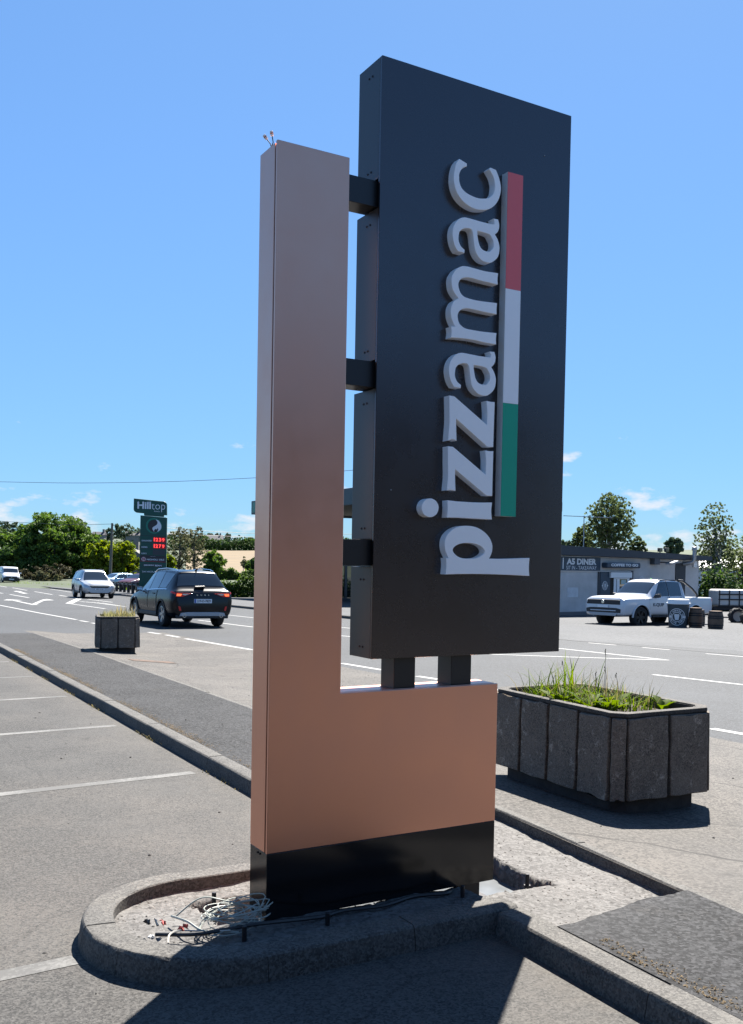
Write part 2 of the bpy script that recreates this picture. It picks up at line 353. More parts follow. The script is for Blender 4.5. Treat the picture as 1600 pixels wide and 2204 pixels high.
# ================================================================== GROUND SHEETS
def sheet(name, ys, lf, rf, nc, hf, mat, skirt=0.0):
    V, Fq = [], []
    for y in ys:
        a, b = lf(y), rf(y)
        for j in range(nc + 1):
            x = a + (b - a) * j / nc; V.append((x, y, gz(x, y) + hf(x, y)))
    for i in range(len(ys) - 1):
        for j in range(nc):
            k = i * (nc + 1) + j; Fq.append((k, k + 1, k + nc + 2, k + nc + 1))
    if skirt:
        for i in (0, len(ys) - 1):
            base = len(V)
            for j in range(nc + 1):
                p = V[i * (nc + 1) + j]; V.append((p[0], p[1], p[2] - skirt))
            for j in range(nc): Fq.append((i * (nc + 1) + j, i * (nc + 1) + j + 1, base + j + 1, base + j))
    o = np_mesh(name, V, Fq, mat); o['kind'] = 'structure'; return o
IC, IR, IY0, IY1 = (-.17, .13), .60, -.47, .73                 # the rounded island in the car park
def isl_x(y, inset=0.0):
    r = IR - inset; d = r * r - (y - IC[1])**2
    return IC[0] - math.sqrt(max(0, d))
ys = sorted(set([-60, -40, -25, -15, -10, -6, -4, -3, -2, -1.4, -1, -.7, -.46, -.455] + list(np.linspace(-.45, .70, 24)) + [.705, .71, 1, 1.5, 2.5, 4, 6, 8, 10, 12, 14, 16, 18, 20.5, 21]))
def cp_right(y):
    if -.457 < y < .707: return isl_x(y, .05)
    return kx(y) + .05 if y < 20.6 else 4.5
sheet('car_park', ys, lambda y: -70, cp_right, 14, lambda x, y: 0, M_CARPARK)
def fx(y): return interp([-60, 0, 11.7, 16, 37, 85, 220], [48, 22.5, 17.66, 15.67, 15.64, 16.5, 22], y)
ys = [-60, -40, -25, -15, -10, -6] + list(np.linspace(-4, 24, 29)) + [28, 34, 40, 50, 60, 75, 90, 110, 130, 160, 200]
sheet('road', ys, lambda y: 6.2 if y < 20.9 else -70, fx, 40, lambda x, y: 0.003, M_ROAD)
sheet('verge', [q for q in ys if q < 19.6] + [20.2, 20.9], lambda y: ex(y) - .005, lambda y: 6.25, 26, lambda x, y: vh(x, y) + .004 , M_VERGE)
def fore_h(x, y): return .11 * sstep(16, 18.5, y) + .004
sheet('forecourt', [q for q in ys if -60 <= q <= 90], lambda y: fx(y) - .05, lambda y: fx(y) + 60, 24, fore_h, M_FORE)
sheet('grass_ground', list(np.linspace(-80, 220, 61)), lambda y: -90, lambda y: 160, 60,
      lambda x, y: -.03 if (y > 95 or (x > fx(y) + 26)) and x > 15 else -.5, M_GRASSG)
# footway: tarmac strip left of the sign, tarmac patch right of it
sheet('footway', [1.22] + list(np.linspace(1.6, 19.8, 36)), lambda y: kx(y) + .135, lambda y: ex(y) + .004, 8, lambda x, y: .098, M_TARMAC, .08)
random.seed(3)
PB = [(.5, -.70), (1.1, -.735), (1.3, -.71), (1.45, -.69), (1.62, -.655), (1.8, -.665), (2.05, -.64)]
def vn1(x, s):
    x *= s; i = math.floor(x); f = x - i; h = lambda k: (math.sin(k * 127.1) * 43758.5453) % 1.0
    return h(i) * (1 - f) + h(i + 1) * f
def tp_end(x): return interp([p[0] for p in PB], [p[1] for p in PB], x) + .016 * (vn1(x, 9) - .5) + .012 * (vn1(x, 31) - .5)
V, Fq = [], []; nc = 60
rows = [0, .15, .4, .8, 1.5, 2.6, 4, 6, 10]
for r_ in rows:
    for j in range(nc + 1):
        y0 = -.68 - r_; a, b = kx(y0) + .135, ex(y0) + .004; x = a + (b - a) * j / nc; y = tp_end(x) - r_
        V.append((x, y, gz(x, y) + .108))
k0 = len(V)
for j in range(nc + 1): V.append((V[j][0], V[j][1] + .012, V[j][2] - .06))
for i in range(len(rows) - 1):
    for j in range(nc): k = i * (nc + 1) + j; Fq.append((k, k + nc + 1, k + nc + 2, k + 1))
for j in range(nc): Fq.append((j, j + 1, k0 + j + 1, k0 + j))
np_mesh('tarmac_patch', V, Fq, M_TARMAC)['kind'] = 'structure'

# rubble fill with the pit that the sign stands in
rng = np.random.RandomState(5)
def vnoise(x, y, sc, seed=0):
    def h(i, j): return ((math.sin(i * 127.1 + j * 311.7 + seed * 17.3) * 43758.5453) % 1.0)
    x *= sc; y *= sc; i, j = math.floor(x), math.floor(y); fx_, fy_ = x - i, y - j
    u, v = fx_ * fx_ * (3 - 2 * fx_), fy_ * fy_ * (3 - 2 * fy_)
    return (h(i, j) * (1 - u) + h(i + 1, j) * u) * (1 - v) + (h(i, j + 1) * (1 - u) + h(i + 1, j + 1) * u) * v
def pit(x, y):
    n = (vnoise(x, y, 9, 1) - .5) * .05 + (vnoise(x, y, 25, 2) - .5) * .02
    d = min(x + .20, 1.50 - x, (y + .17) if x > 1.06 else ((y - .07) if x < 0 else y - .035), .385 - y) + n
    return sstep(-.004, .02, d)
def soil_z(x, y):
    base = .052 + .018 * sstep(.95, 1.1, x) - .035 * sstep(1.1, 2.0, x)
    n = (vnoise(x, y, 4, 3) - .5) * .022 + (vnoise(x, y, 13, 4) - .5) * .008 + (vnoise(x, y, 40, 6) - .5) * .005
    return gz(x, y) + base + n - .22 * pit(x, y)
stp = .02; xs = np.arange(-.72, 2.2, stp); yv = np.arange(-.74, 1.30, stp)
V = [(x, y, soil_z(x, y)) for y in yv for x in xs]; Fq = []; nx = len(xs)
for j in range(len(yv) - 1):
    for i in range(nx - 1):
        x, y = xs[i] + stp / 2, yv[j] + stp / 2
        inA = (-.41 < y < .67) and x > isl_x(y, .07) and x < kx(y) + .2
        inB = x > kx(y) + .08 and x < ex(y) + .03
        if inA or inB: k = j * nx + i; Fq.append((k, k + 1, k + nx + 1, k + nx))
o = np_mesh('rubble_fill', V, Fq, M_RUBBLE); o['kind'] = 'structure'
b = MB(); b.box(-.26, 1.56, -.22, .44, -.30, -.115); o = b.build('pit_slab', M_SLAB); o['kind'] = 'structure'

# ------------------------------------------------------------------ kerbs: every stone its own piece
KPROF = [(0, -.10), (0.004, .0), (.016, .075), (.020, .092), (.029, .102), (.040, .105), (.145, .105), (.150, .10), (.150, -.10)]
def kerb_stone(path, inward, parent, prof=KPROF, mat=M_KERB, gap=.004, jit=.003):
    """path: 2D points of the outer foot; inward: +1 left of travel, -1 right"""
    P = [Vector(p) for p in path]; b = MB(); n = len(prof); dz = random.uniform(-jit, jit)
    for i, p in enumerate(P):
        t = (P[min(i + 1, len(P) - 1)] - P[max(i - 1, 0)]).normalized(); nn = Vector((-t.y, t.x)) * inward
        q0 = p + t * (gap / 2 if i == 0 else (-gap / 2 if i == len(P) - 1 else 0))
        for d, h in prof:
            q = q0 + nn * d; b.v.append((q.x, q.y, gz(q.x, q.y) + h + dz + random.uniform(-.0015, .0015)))
    for i in range(len(P) - 1):
        for j in range(n): b.f.append((i * n + j, i * n + (j + 1) % n, (i + 1) * n + (j + 1) % n, (i + 1) * n + j)); b.mi.append(0)
    b.f += [tuple(range(n)), tuple(range((len(P) - 1) * n, len(P) * n))[::-1]]; b.mi += [0, 0]
    return b.build('kerb_stone', mat, parent, smooth=True, angle=30)
KERB = thing('kerb', None, None); KERB['kind'] = 'structure'
def kerb_run(path_fn, t0, t1, ln, inward, parent, sub=1, **kw):
    t = t0
    while t < t1 - 1e-6:
        e = min(t1, t + ln); kerb_stone([path_fn(t + (e - t) * i / sub) for i in range(sub + 1)], inward, parent, **kw); t = e
kerb_run(lambda t: (kx(-.47 - t), -.47 - t), 0, 11.5, .915, 1, KERB, 2)               # towards the viewer, right
kerb_run(lambda t: (kx(.73 + t), .73 + t), 0, 19.2, .915, -1, KERB, 2)               # along the bays, left
def isl_path(t):   # front straight, rounded nose, back straight
    Lf = kx(-.47) + .15 - IC[0]; La = math.pi * IR
    if t < Lf: return (kx(-.47) + .15 - t, IY0)
    if t < Lf + La: a = -math.pi / 2 - (t - Lf) / IR; return (IC[0] + IR * math.cos(a), IC[1] + IR * math.sin(a))
    return (IC[0] + (t - Lf - La), IY1)
Lf = kx(-.47) + .15 - IC[0]; La = math.pi * IR
for a, e, n_ in ((0, .56, 2), (.56, Lf + .02, 2), (Lf + .02, Lf + .66, 8), (Lf + .66, Lf + .98, 5), (Lf + .98, Lf + 1.5, 7), (Lf + 1.5, Lf + La + .02, 5), (Lf + La + .02, Lf + La + .55, 2), (Lf + La + .55, Lf + La + 1.1, 2)):
    kerb_stone([isl_path(a + (e - a) * i / n_) for i in range(n_ + 1)], -1, KERB)
EDGE = thing('edging', None, None); EDGE['kind'] = 'structure'
EPROF = [(0, -.10), (0, .092), (.006, .098), (.060, .098), (.064, .092), (.064, -.10)]
kerb_run(lambda t: (ex(-8 + t), -8 + t), 0, 27.9, .915, -1, EDGE, 2, prof=EPROF, jit=.002)
FK = thing('far_kerb', None, None); FK['kind'] = 'structure'
FPROF = [(0, -.10), (0, .09), (.02, .115), (.13, .115), (.13, -.1)]
kerb_run(lambda t: (fx(17.5 + t) - .12, 17.5 + t), 0, 67, .915, -1, FK, 1, prof=FPROF, jit=.001)

# ------------------------------------------------------------------ painted markings
def mark(name, polys, mat, h=.002, hf=None):
    b = MB()
    for poly in polys:
        b.add([(p[0], p[1], gz(p[0], p[1]) + (hf(p[0], p[1]) if hf else 0) + h) for p in poly], [tuple(range(len(poly)))])
    o = b.build(name, mat); o['kind'] = 'structure'; return o
def strip_poly(a, b, w):
    a, b = Vector(a[:2]), Vector(b[:2]); n = Vector((-(b - a).y, (b - a).x)).normalized() * w / 2
    nseg = max(1, int((b - a).length / 1.5)); out = []
    for i in range(nseg):
        p, q = a.lerp(b, i / nseg), a.lerp(b, (i + 1) / nseg); out.append([p + n, q + n, q - n, p - n])
    return out
def pl(p, q, w): return strip_poly(gp(*p), gp(*q), w)
for i, yb in enumerate([13.54, 11.03, 8.52, 5.98, 3.42]):
    x1 = kx(yb) - .12; P = strip_poly((x1, yb), (x1 - 4.6, yb - .50), .11)
    mark('bay_line', P, M_BAY)
mark('bay_line', strip_poly((-.80, .09), (-5.2, -.32), .10), M_BAY)
rd = []
near = [((-20, 1299), (82, 1319)), ((82, 1319), (165, 1334)), ((172, 1336), (190, 1339)), ((198, 1341), (226, 1346)), ((320, 1361), (345, 1365)), ((358, 1367), (386, 1372)), ((400, 1375), (543, 1399)), ((560, 1402), (700, 1424)), ((735, 1428), (825, 1443)), ((898, 1456), (945, 1463)), ((1010, 1475), (1230, 1512)), ((1532, 1569), (1640, 1588))]
for a, b_ in near: rd += pl(a, b_, .12)
cr = lambda x, y: (x / 6.154, 1190 + y / 6.154)
for a, b_ in (((165, 462), (360, 497)), ((460, 513), (695, 553)), ((785, 562), (1010, 598)), ((130, 550), (385, 595)), ((-60, 520), (40, 538)), ((-30, 434), (95, 455))): rd += pl(cr(*a), cr(*b_), .15)
for a, b_ in (((1055, 604), (915, 672)),): rd += pl(cr(*a), cr(*b_), .35)
for a, b_ in (((915, 672), (1150, 706)), ((1150, 706), (1400, 742)), ((1165, 615), (1490, 655)), ((300, 422), (610, 470)), ((670, 480), (945, 522))): rd += pl(cr(*a), cr(*b_), .13)
for k in range(6):
    rd += pl(cr(1010 + 70 * k, 640 + k * 5), cr(1330 + 70 * k, 672 + 9 * k), .07)
for poly in ([(45, 628), (105, 615), (300, 628), (215, 634)], [(120, 622), (215, 634), (440, 680), (520, 688), (430, 690)], [(420, 680), (560, 622), (620, 612), (725, 628), (640, 630), (590, 632), (470, 688)],
             [(178, 510), (215, 505), (305, 512), (270, 518), (378, 538), (310, 540), (225, 516)]):
    rd.append([gp(*cr(*p)) for p in poly])
c3 = lambda x, y: (1040 + x / 2.857, 1380 + y / 2.857)
for a, b_ in (((430, 42), (1140, 118)), ((0, 80), (560, 100)), ((560, 100), (1140, 118)), ((1045, 207), (1620, 272)), ((1370, 78), (1640, 100))): rd += pl(c3(*a), c3(*b_), .11)
for a, b_ in (((1267, 1384), (1327, 1389)), ((1383, 1394), (1442, 1399)), ((427, 1335), (545, 1350)), ((491, 1324), (546, 1330)), ((560, 1352), (700, 1371)), ((725, 1368), (760, 1371)), ((725, 1350), (760, 1353)), ((880, 1386), (1030, 1400))): rd += pl(a, b_, .11)
mark('road_marking', rd, M_LINE, .006)
# dark strip painted as the kerb shadow where the forecourt meets the road
jt = []
for a, b_ in (((1100, 1367), (1243, 1380)), ((1243, 1380), (1420, 1395)), ((1420, 1395), (1640, 1414))): jt += pl(a, b_, .07)
mark('kerb_shadow_line', jt, plain('kerb_shadow_dark', (.03, .03, .032), .8), .012)
# iron cover by the small planter
c = gp(328, 1424, .04)
o = mark('drain_cover', [[(c.x - .38 + .19 * i, c.y - .2), (c.x - .19 + .19 * i, c.y - .2), (c.x - .19 + .19 * i, c.y + .2), (c.x - .38 + .19 * i, c.y + .2)] for i in range(4)], plain('rusty_iron', (.075, .045, .03), .9, var=.5, vscale=9, bump=.5), .010, vh)

# ================================================================== THE TOTEM SIGN
SG = thing('totem_sign', 'tall black and copper restaurant totem sign reading pizzamac vertically', 'sign')
Lp = [(0, .302), (1.25, .302), (1.25, .994), (.355, .994), (.355, 3.405), (0, 3.405)]
XZ = lambda u, v, d: (u, d, v)
b = MB(); b.prism(Lp, XZ, 0, .016); fr = b.build('front_panel', M_COPPER, SG, bevel=.003)
fr['label'] = 'L-shaped copper front sheet of the totem'
b = MB(); b.prism([(.008, .302), (1.244, .302), (1.244, .988), (.349, .988), (.349, 3.396), (.008, 3.396)], XZ, .0163, .0277); b.build('seam', plain('seam_dark', (.02, .014, .013), .6), SG)
b = MB(); b.prism([(0, .302), (1.25, .302), (1.25, .994), (.355, .994), (.355, 3.400), (0, 3.400)], XZ, .028, .186); b.build('side_panel', M_COPPER, SG, bevel=.003)
b = MB(); b.box(0.001, 1.249, .001, .185, 0, .3015); pl_ = b.build('plinth', M_GLOSSBLK, SG, bevel=.002); pl_['label'] = 'black plinth band at the foot of the totem'
for z in (.285, .04):
    for y in (.075, .10): b = MB(); b.lathe([(0, 0), (.005, 0), (.005, .003), (0, .003)], 8, (-.0035, y, z), 'x'); b.build('screw', M_STEEL, pl_)
# steel legs of the sign down to the slab
for x in (.12, 1.10):
    b = MB(); b.box(x, x + .10, .05, .14, -.1155, .001); b.build('leg', M_STEEL, SG, bevel=.002)
    b = MB(); b.box(x - .06, x + .16, .0, .19, -.1150, -.103); b.build('foot_plate', M_STEEL, SG)
# posts and brackets that carry the black box
for x0, x1 in ((.655, .775), (.985, 1.105)):
    b = MB(); b.box(x0, x1, .03, .15, .9935, 1.1435); b.build('post', M_BRACKET, SG, bevel=.002)
for z0, z1 in ((3.225, 3.345), (2.399, 2.519), (1.576, 1.696)):
    b = MB(); b.box(.3552, .560, .03, .15, z0, z1); b.build('bracket', M_BRACKET, SG, bevel=.002)
# the black display box, its side notched round the brackets
PX0, PX1, PZ0, PZ1 = .512, 1.642, 1.143, 3.901
b = MB(); b.box(PX0, PX1, -.003, .014, PZ0, PZ1)
DP = b.build('display_panel', M_BLACK, SG, bevel=.002); DP['label'] = 'black face panel carrying the raised pizzamac lettering'
cuts = [PZ0, 1.570, 1.700, 2.393, 2.525, 3.219, 3.351, PZ1]
b = MB(); b.box(.5605, PX1 - .001, .0142, .209, PZ0 + .001, PZ1 - .001); b.build('box_core', M_BLACK, SG)
for i in range(0, 8, 2):
    b = MB(); b.box(PX0 + .0005, .5604, .0143, .2095, cuts[i], cuts[i + 1]); sp_ = b.build('side_panel', plain('panel_side_black', (.010, .0105, .012), .4, spec=.6), SG, bevel=.0015)
    for z in (cuts[i] + .05, cuts[i + 1] - .06):
        for y in (.085, .115): b = MB(); b.lathe([(0, 0), (.005, 0), (.005, .003), (0, .003)], 8, (PX0 - .0025, y, z), 'x'); b.build('screw', M_STEEL, sp_)
LET = {"c":[[[0.917,3.505,1],[0.959,3.493,1],[0.959,3.482,1],[0.939,3.472,0],[0.924,3.454,0],[0.916,3.434,0],[0.916,3.417,0],[0.918,3.401,0],[0.926,3.381,0],[0.942,3.365,0],[0.964,3.354,0],[0.995,3.347,0],[1.028,3.344,0],[1.062,3.348,0],[1.089,3.356,0],[1.111,3.371,0],[1.125,3.39,0],[1.129,3.413,0],[1.13,3.431,0],[1.126,3.448,0],[1.116,3.47,0],[1.093,3.496,1],[1.1,3.504,1],[1.132,3.5,1],[1.149,3.471,0],[1.162,3.434,0],[1.163,3.405,0],[1.154,3.371,0],[1.137,3.342,0],[1.115,3.32,0],[1.09,3.305,0],[1.059,3.296,0],[1.019,3.292,0],[0.979,3.299,0],[0.945,3.313,0],[0.918,3.334,0],[0.9,3.36,0],[0.89,3.39,0],[0.888,3.419,0],[0.892,3.452,0],[0.902,3.484,0]]],"a":[[[0.956,3.086,1],[0.955,3.073,1],[0.919,3.075,1],[0.905,3.091,0],[0.893,3.117,0],[0.887,3.151,0],[0.892,3.183,0],[0.906,3.208,0],[0.927,3.228,0],[0.953,3.238,0],[0.975,3.239,0],[1.006,3.238,0],[1.051,3.236,0],[1.085,3.236,0],[1.117,3.236,0],[1.13,3.238,1],[1.132,3.251,0],[1.126,3.265,1],[1.151,3.266,1],[1.158,3.245,0],[1.157,3.225,0],[1.149,3.207,0],[1.133,3.192,1],[1.15,3.171,0],[1.162,3.142,0],[1.162,3.115,0],[1.155,3.09,0],[1.139,3.071,0],[1.112,3.053,0],[1.085,3.051,0],[1.058,3.057,0],[1.033,3.076,0],[1.019,3.1,0],[1.012,3.132,0],[1.008,3.159,0],[1.001,3.183,0],[0.99,3.193,0],[0.972,3.193,0],[0.955,3.189,0],[0.937,3.18,0],[0.924,3.165,0],[0.92,3.145,0],[0.92,3.127,0],[0.926,3.111,0],[0.937,3.097,0]],[[1.028,3.192,1],[1.091,3.189,0],[1.108,3.184,0],[1.118,3.172,0],[1.128,3.156,0],[1.13,3.134,0],[1.124,3.121,0],[1.109,3.105,0],[1.093,3.101,0],[1.073,3.102,0],[1.054,3.11,0],[1.04,3.129,0],[1.033,3.153,0],[1.029,3.174,0]]],"m":[[[1.158,3.008,1],[1.155,2.982,0],[1.157,2.955,1],[1.096,2.957,0],[1.046,2.959,0],[1.001,2.962,0],[0.971,2.96,0],[0.947,2.952,0],[0.932,2.94,0],[0.924,2.921,0],[0.927,2.902,0],[0.936,2.883,0],[0.951,2.869,0],[0.974,2.862,0],[1.023,2.858,0],[1.073,2.859,0],[1.155,2.863,1],[1.153,2.837,0],[1.154,2.811,1],[1.075,2.812,0],[1.014,2.815,0],[0.975,2.814,0],[0.95,2.807,0],[0.934,2.795,0],[0.924,2.776,0],[0.926,2.754,0],[0.935,2.735,0],[0.953,2.722,0],[0.977,2.715,0],[1.017,2.714,0],[1.077,2.714,0],[1.156,2.718,1],[1.153,2.692,0],[1.155,2.665,1],[1.079,2.666,0],[1.028,2.67,0],[0.954,2.669,0],[0.89,2.664,1],[0.893,2.69,0],[0.889,2.714,1],[0.915,2.716,1],[0.901,2.735,0],[0.889,2.761,0],[0.886,2.788,0],[0.89,2.811,0],[0.903,2.834,0],[0.93,2.853,1],[0.907,2.873,0],[0.893,2.894,0],[0.887,2.921,0],[0.888,2.947,0],[0.9,2.971,0],[0.919,2.992,0],[0.945,3.006,0],[0.975,3.01,0],[1.019,3.008,0],[1.082,3.005,0]]],"z1":[[[0.887,2.388,1],[0.915,2.387,1],[1.112,2.267,1],[1.113,2.3,0],[1.113,2.332,0],[1.107,2.384,1],[1.13,2.382,0],[1.154,2.383,1],[1.152,2.269,0],[1.151,2.166,1],[1.116,2.165,1],[0.927,2.286,1],[0.928,2.25,0],[0.932,2.18,1],[0.908,2.185,0],[0.885,2.177,1],[0.891,2.259,0],[0.89,2.318,0]]],"z2":[[[0.885,2.148,1],[0.914,2.147,1],[1.111,2.025,1],[1.112,2.069,0],[1.111,2.106,0],[1.105,2.144,1],[1.13,2.142,0],[1.152,2.144,1],[1.151,2.022,0],[1.151,1.927,1],[1.118,1.927,1],[0.927,2.045,1],[0.928,1.997,0],[0.932,1.941,1],[0.908,1.945,0],[0.884,1.941,1],[0.889,2.007,0],[0.887,2.079,0]]],"i":[[[0.889,1.892,1],[0.952,1.889,0],[1.064,1.889,0],[1.151,1.893,1],[1.147,1.854,0],[1.152,1.812,1],[1.043,1.813,0],[0.954,1.814,0],[0.888,1.812,1],[0.891,1.851,0]],[[0.837,1.855,0],[0.833,1.838,0],[0.824,1.824,0],[0.808,1.814,0],[0.791,1.81,0],[0.773,1.813,0],[0.757,1.821,0],[0.747,1.835,0],[0.743,1.851,0],[0.746,1.867,0],[0.756,1.882,0],[0.771,1.892,0],[0.789,1.896,0],[0.807,1.893,0],[0.822,1.885,0],[0.833,1.871,0]]],"p":[[[0.887,1.617,1],[0.904,1.615,1],[0.884,1.65,0],[0.878,1.685,0],[0.886,1.718,0],[0.912,1.747,0],[0.951,1.767,0],[0.999,1.774,0],[1.053,1.77,0],[1.099,1.753,0],[1.136,1.725,0],[1.156,1.692,0],[1.158,1.659,0],[1.146,1.629,0],[1.137,1.618,1],[1.232,1.618,0],[1.327,1.622,0],[1.393,1.625,1],[1.39,1.58,0],[1.394,1.537,1],[1.281,1.541,0],[1.141,1.544,0],[1.005,1.544,0],[0.886,1.541,1],[0.89,1.578,0]],[[0.923,1.654,0],[0.933,1.674,0],[0.966,1.689,0],[1.01,1.694,0],[1.055,1.691,0],[1.092,1.679,0],[1.113,1.66,0],[1.111,1.643,0],[1.089,1.628,0],[1.057,1.618,0],[1.012,1.616,0],[0.972,1.619,0],[0.941,1.633,0]]]}
def letter(key, dx=0.0, dz=0.0):
    cu = bpy.data.curves.new('glyph', 'CURVE'); cu.dimensions = '2D'; cu.fill_mode = 'BOTH'; cu.extrude = .0225; cu.bevel_depth = .0012; cu.bevel_resolution = 0
    for poly in LET[key]:
        pts = spline([tuple(p) for p in poly], 4); s = cu.splines.new('POLY'); s.points.add(len(pts) - 1); s.use_cyclic_u = True
        for q, (u, v) in zip(s.points, pts): q.co = (u + dx, v + dz, 0, 1)
    me = curve_mesh(cu)
    for v in me.vertices: v.co = (v.co.x, -.0267 - v.co.z, v.co.y)
    me.polygons.foreach_set('use_smooth', [False] * len(me.polygons)); me.update()
    o = link('letter', me, M_LETTER, DP); return o
for k, dx, dz, ch in (('p', 0, 0, 'p'), ('i', 0, 0, 'i'), ('z2', 0, 0, 'z'), ('z1', 0, 0, 'z'), ('a', -.005, -.641, 'a'), ('m', 0, 0, 'm'), ('a', 0, 0, 'a'), ('c', 0, 0, 'c')):
    letter(k, dx, dz)['label'] = 'raised white letter ' + ch
b = MB(); b.box(1.205, 1.299, -.049, -.0032, 1.830, 3.508); BAR = b.build('underline_bar', M_BARSIDE, DP)
for nm, z0, z1, mt in (('green_stripe', 1.8305, 2.3855, M_GREEN), ('white_stripe', 2.3865, 2.9435, M_LETTER), ('red_stripe', 2.9445, 3.5075, M_RED)):
    b = MB(); b.box(1.2055, 1.2985, -.0515, -.0492, z0, z1); b.build(nm, mt, BAR)
for x, z in ((.60, 1.93), (1.47, 3.66)):     # small rivets catching the light
    b = MB(); b.lathe([(0, 0), (.004, 0), (.003, -.003), (0, -.004)], 8, (x, -.0031, z), 'y'); b.build('rivet', M_ZINC, DP)
# loose wires with terminal blocks at the pillar head
WR = thing('terminal_wires', 'two loose wires with clear terminal blocks on the copper pillar top', 'wires', (.004, .075, 3.398), 0, None, .62)
for a, e, r in (((0, 0, 0), (-.03, .012, .055), .0), ((0, 0, 0), (.0, -.012, .075), .0)):
    a, e = Vector(a), Vector(e); md = (a + e) / 2 + Vector((.012, 0, -.004))
    b = MB(); b.tube([a, md, e], .0035, 6); w = b.build('wire', M_CABLEB, WR, smooth=True)
    d = (e - md).normalized(); b = MB(); b.tube([e - d * .002, e + d * .032], .012 if r == 0 else .01, 8); b.build('terminal_block', M_WHITE, w, bevel=.002)
    b = MB(); b.tube([e + d * .012, e + d * .020], .0128, 8); b.build('core', M_AMBER, w)

# ------------------------------------------------------------------ what lies on the island
def bez(pts, n=8):
    P = [Vector(p) for p in pts]; o = []
    for i in range(len(P) - 1):
        a, b_ = P[i], P[i + 1]; ta = (b_ - P[max(i - 1, 0)]) * .5; tb = (P[min(i + 2, len(P) - 1)] - a) * .5
        for j in range(n):
            t = j / n; o.append(a * (2 * t**3 - 3 * t**2 + 1) + ta * (t**3 - 2 * t**2 + t) + b_ * (-2 * t**3 + 3 * t**2) + tb * (t**3 - t**2))
    return o + [P[-1]]
random.seed(11)
cc = onz(505, 1990, .03); cp = []
for k in range(15 * 14):
    a = k / 14 * 2 * math.pi; lp = k // 14; r = .105 + .028 * math.sin(lp * 2.3) + .012 * math.sin(a * 2 + lp)
    tilt = .35 + .35 * math.sin(lp * 1.7); ph = lp * .9
    x, y = r * math.cos(a) * 1.1, r * math.sin(a) * (1 - .35 * abs(math.sin(lp)))
    z = .045 + .05 * math.sin(lp * 2.9) * .5 + tilt * r * .55 * math.sin(a + ph) + .02 * math.cos(a * 1.0 + lp)
    cp.append((cc.x + x + .012 * math.sin(lp * 5), cc.y + y + .01 * math.cos(lp * 3), max(cc.z - .02 + .004 * (lp % 5), cc.z + z)))
b = MB(); b.tube(bez(cp, 2), .0024, 5); o = b.build('cable_coil', M_CABLEW, None, smooth=True); tag(o, 'coil of white cable lying against the black foot of the totem', 'cable')
ct = lambda x, y, z: onz(170 + x / 2.909, 1700 + y / 2.909, z)
b = MB(); b.tube(bez([ct(610, 790, .04), ct(720, 700, .09), ct(800, 672, .13), ct(900, 690, .12), ct(1010, 720, .08), ct(1050, 800, .05)], 6), .0035, 5)
tag(b.build('cable', M_CABLEW, None, smooth=True), 'single white cable arching over the pit left of the coil', 'cable')
b = MB(); b.tube(bez([ct(580, 790, .045), ct(680, 825, .06), ct(770, 880, .05), ct(900, 890, .04), ct(1000, 890, .04)], 6), .005, 5)
tag(b.build('cable', M_CABLEW, None, smooth=True), 'thicker pale cable running over the rubble into the coil', 'cable')
b = MB(); b.tube(bez([ct(560, 960, .04), ct(570, 905, .05), ct(640, 880, .05), ct(800, 885, .045), ct(950, 880, .05)], 6), .004, 5)
tag(b.build('cable', plain('grey_cable', (.38, .36, .32), .6), None, smooth=True), 'grey looped cable end nearest the island kerb', 'cable')
b = MB(); b.tube(bez([ct(480, 905, .035), ct(700, 905, .04), ct(860, 885, .045), ct(1050, 850, .06), ct(1200, 830, .06), (.22, -.09, .018), (.36, -.06, .014), (.55, -.085, .012), (.74, -.05, .014), (.9, -.08, .012), (.98, -.02, -.0)], 6), .0085, 6)
tag(b.build('cable', M_CABLEB, None, smooth=True), 'thick black cable running along under the totem front', 'cable')
for px, py, h in ((460.5, 1962, .085), (526, 2030, .07), (705, 1999, .07), (995.6, 1938, .07), (1135, 1908, .06)):
    p = onz(px, py, -.02 if px > 600 else .0); b = MB(); b.lathe([(.0105, -.13), (.0105, h), (.008, h + .003)], 10, cap=True)
    b.lathe([(.018, -.01), (.018, .008)], 6, cap=True); o = b.build('anchor_bolt', M_STEEL); o.location = p
    tag(o, {460.5: 'dark anchor bolt standing behind the white cable coil', 526: 'dark anchor bolt in front of the white cable coil', 705: 'dark anchor bolt below the middle of the plinth front', 995.6: 'dark anchor bolt below the right end of the plinth', 1135: 'dark anchor bolt in the pit right of the totem'}[px], 'bolt', 'anchor bolts round the totem')
def scrap(name, px, py, z, sz, mat, label, cat, seed):
    random.seed(seed); p = ct(px, py, z); b = MB()
    for k in range(4):
        c = Vector((random.uniform(-1, 1), random.uniform(-1, 1), random.uniform(0, .7))) * sz * .5
        r = sz * random.uniform(.3, .6); A = [Vector((random.uniform(-1, 1), random.uniform(-1, 1), random.uniform(-.6, .9))).normalized() * r for _ in range(4)]
        n = A[0].cross(A[1]).normalized() * .003
        b.hexa([c + q - n for q in A], [c + q + n for q in A])
    o = b.build(name, mat); o.location = p; return tag(o, label, cat)
scrap('plastic_scrap', 455, 850, .05, .045, plain('black_bag', (.015, .016, .018), .25), 'crumpled black plastic scrap on the rubble near the kerb nose', 'litter', 1)
scrap('plastic_scrap', 525, 845, .05, .03, plain('red_scrap', (.25, .03, .02), .5), 'red plastic scrap beside the black one on the rubble', 'litter', 2)
scrap('plastic_scrap', 655, 870, .05, .03, plain('red_scrap2', (.28, .05, .035), .5), 'torn red scrap under the pale cable', 'litter', 4)
scrap('paper_scrap', 455, 930, .05, .022, M_WHITE, 'small white paper scrap by the island kerb', 'litter', 6)
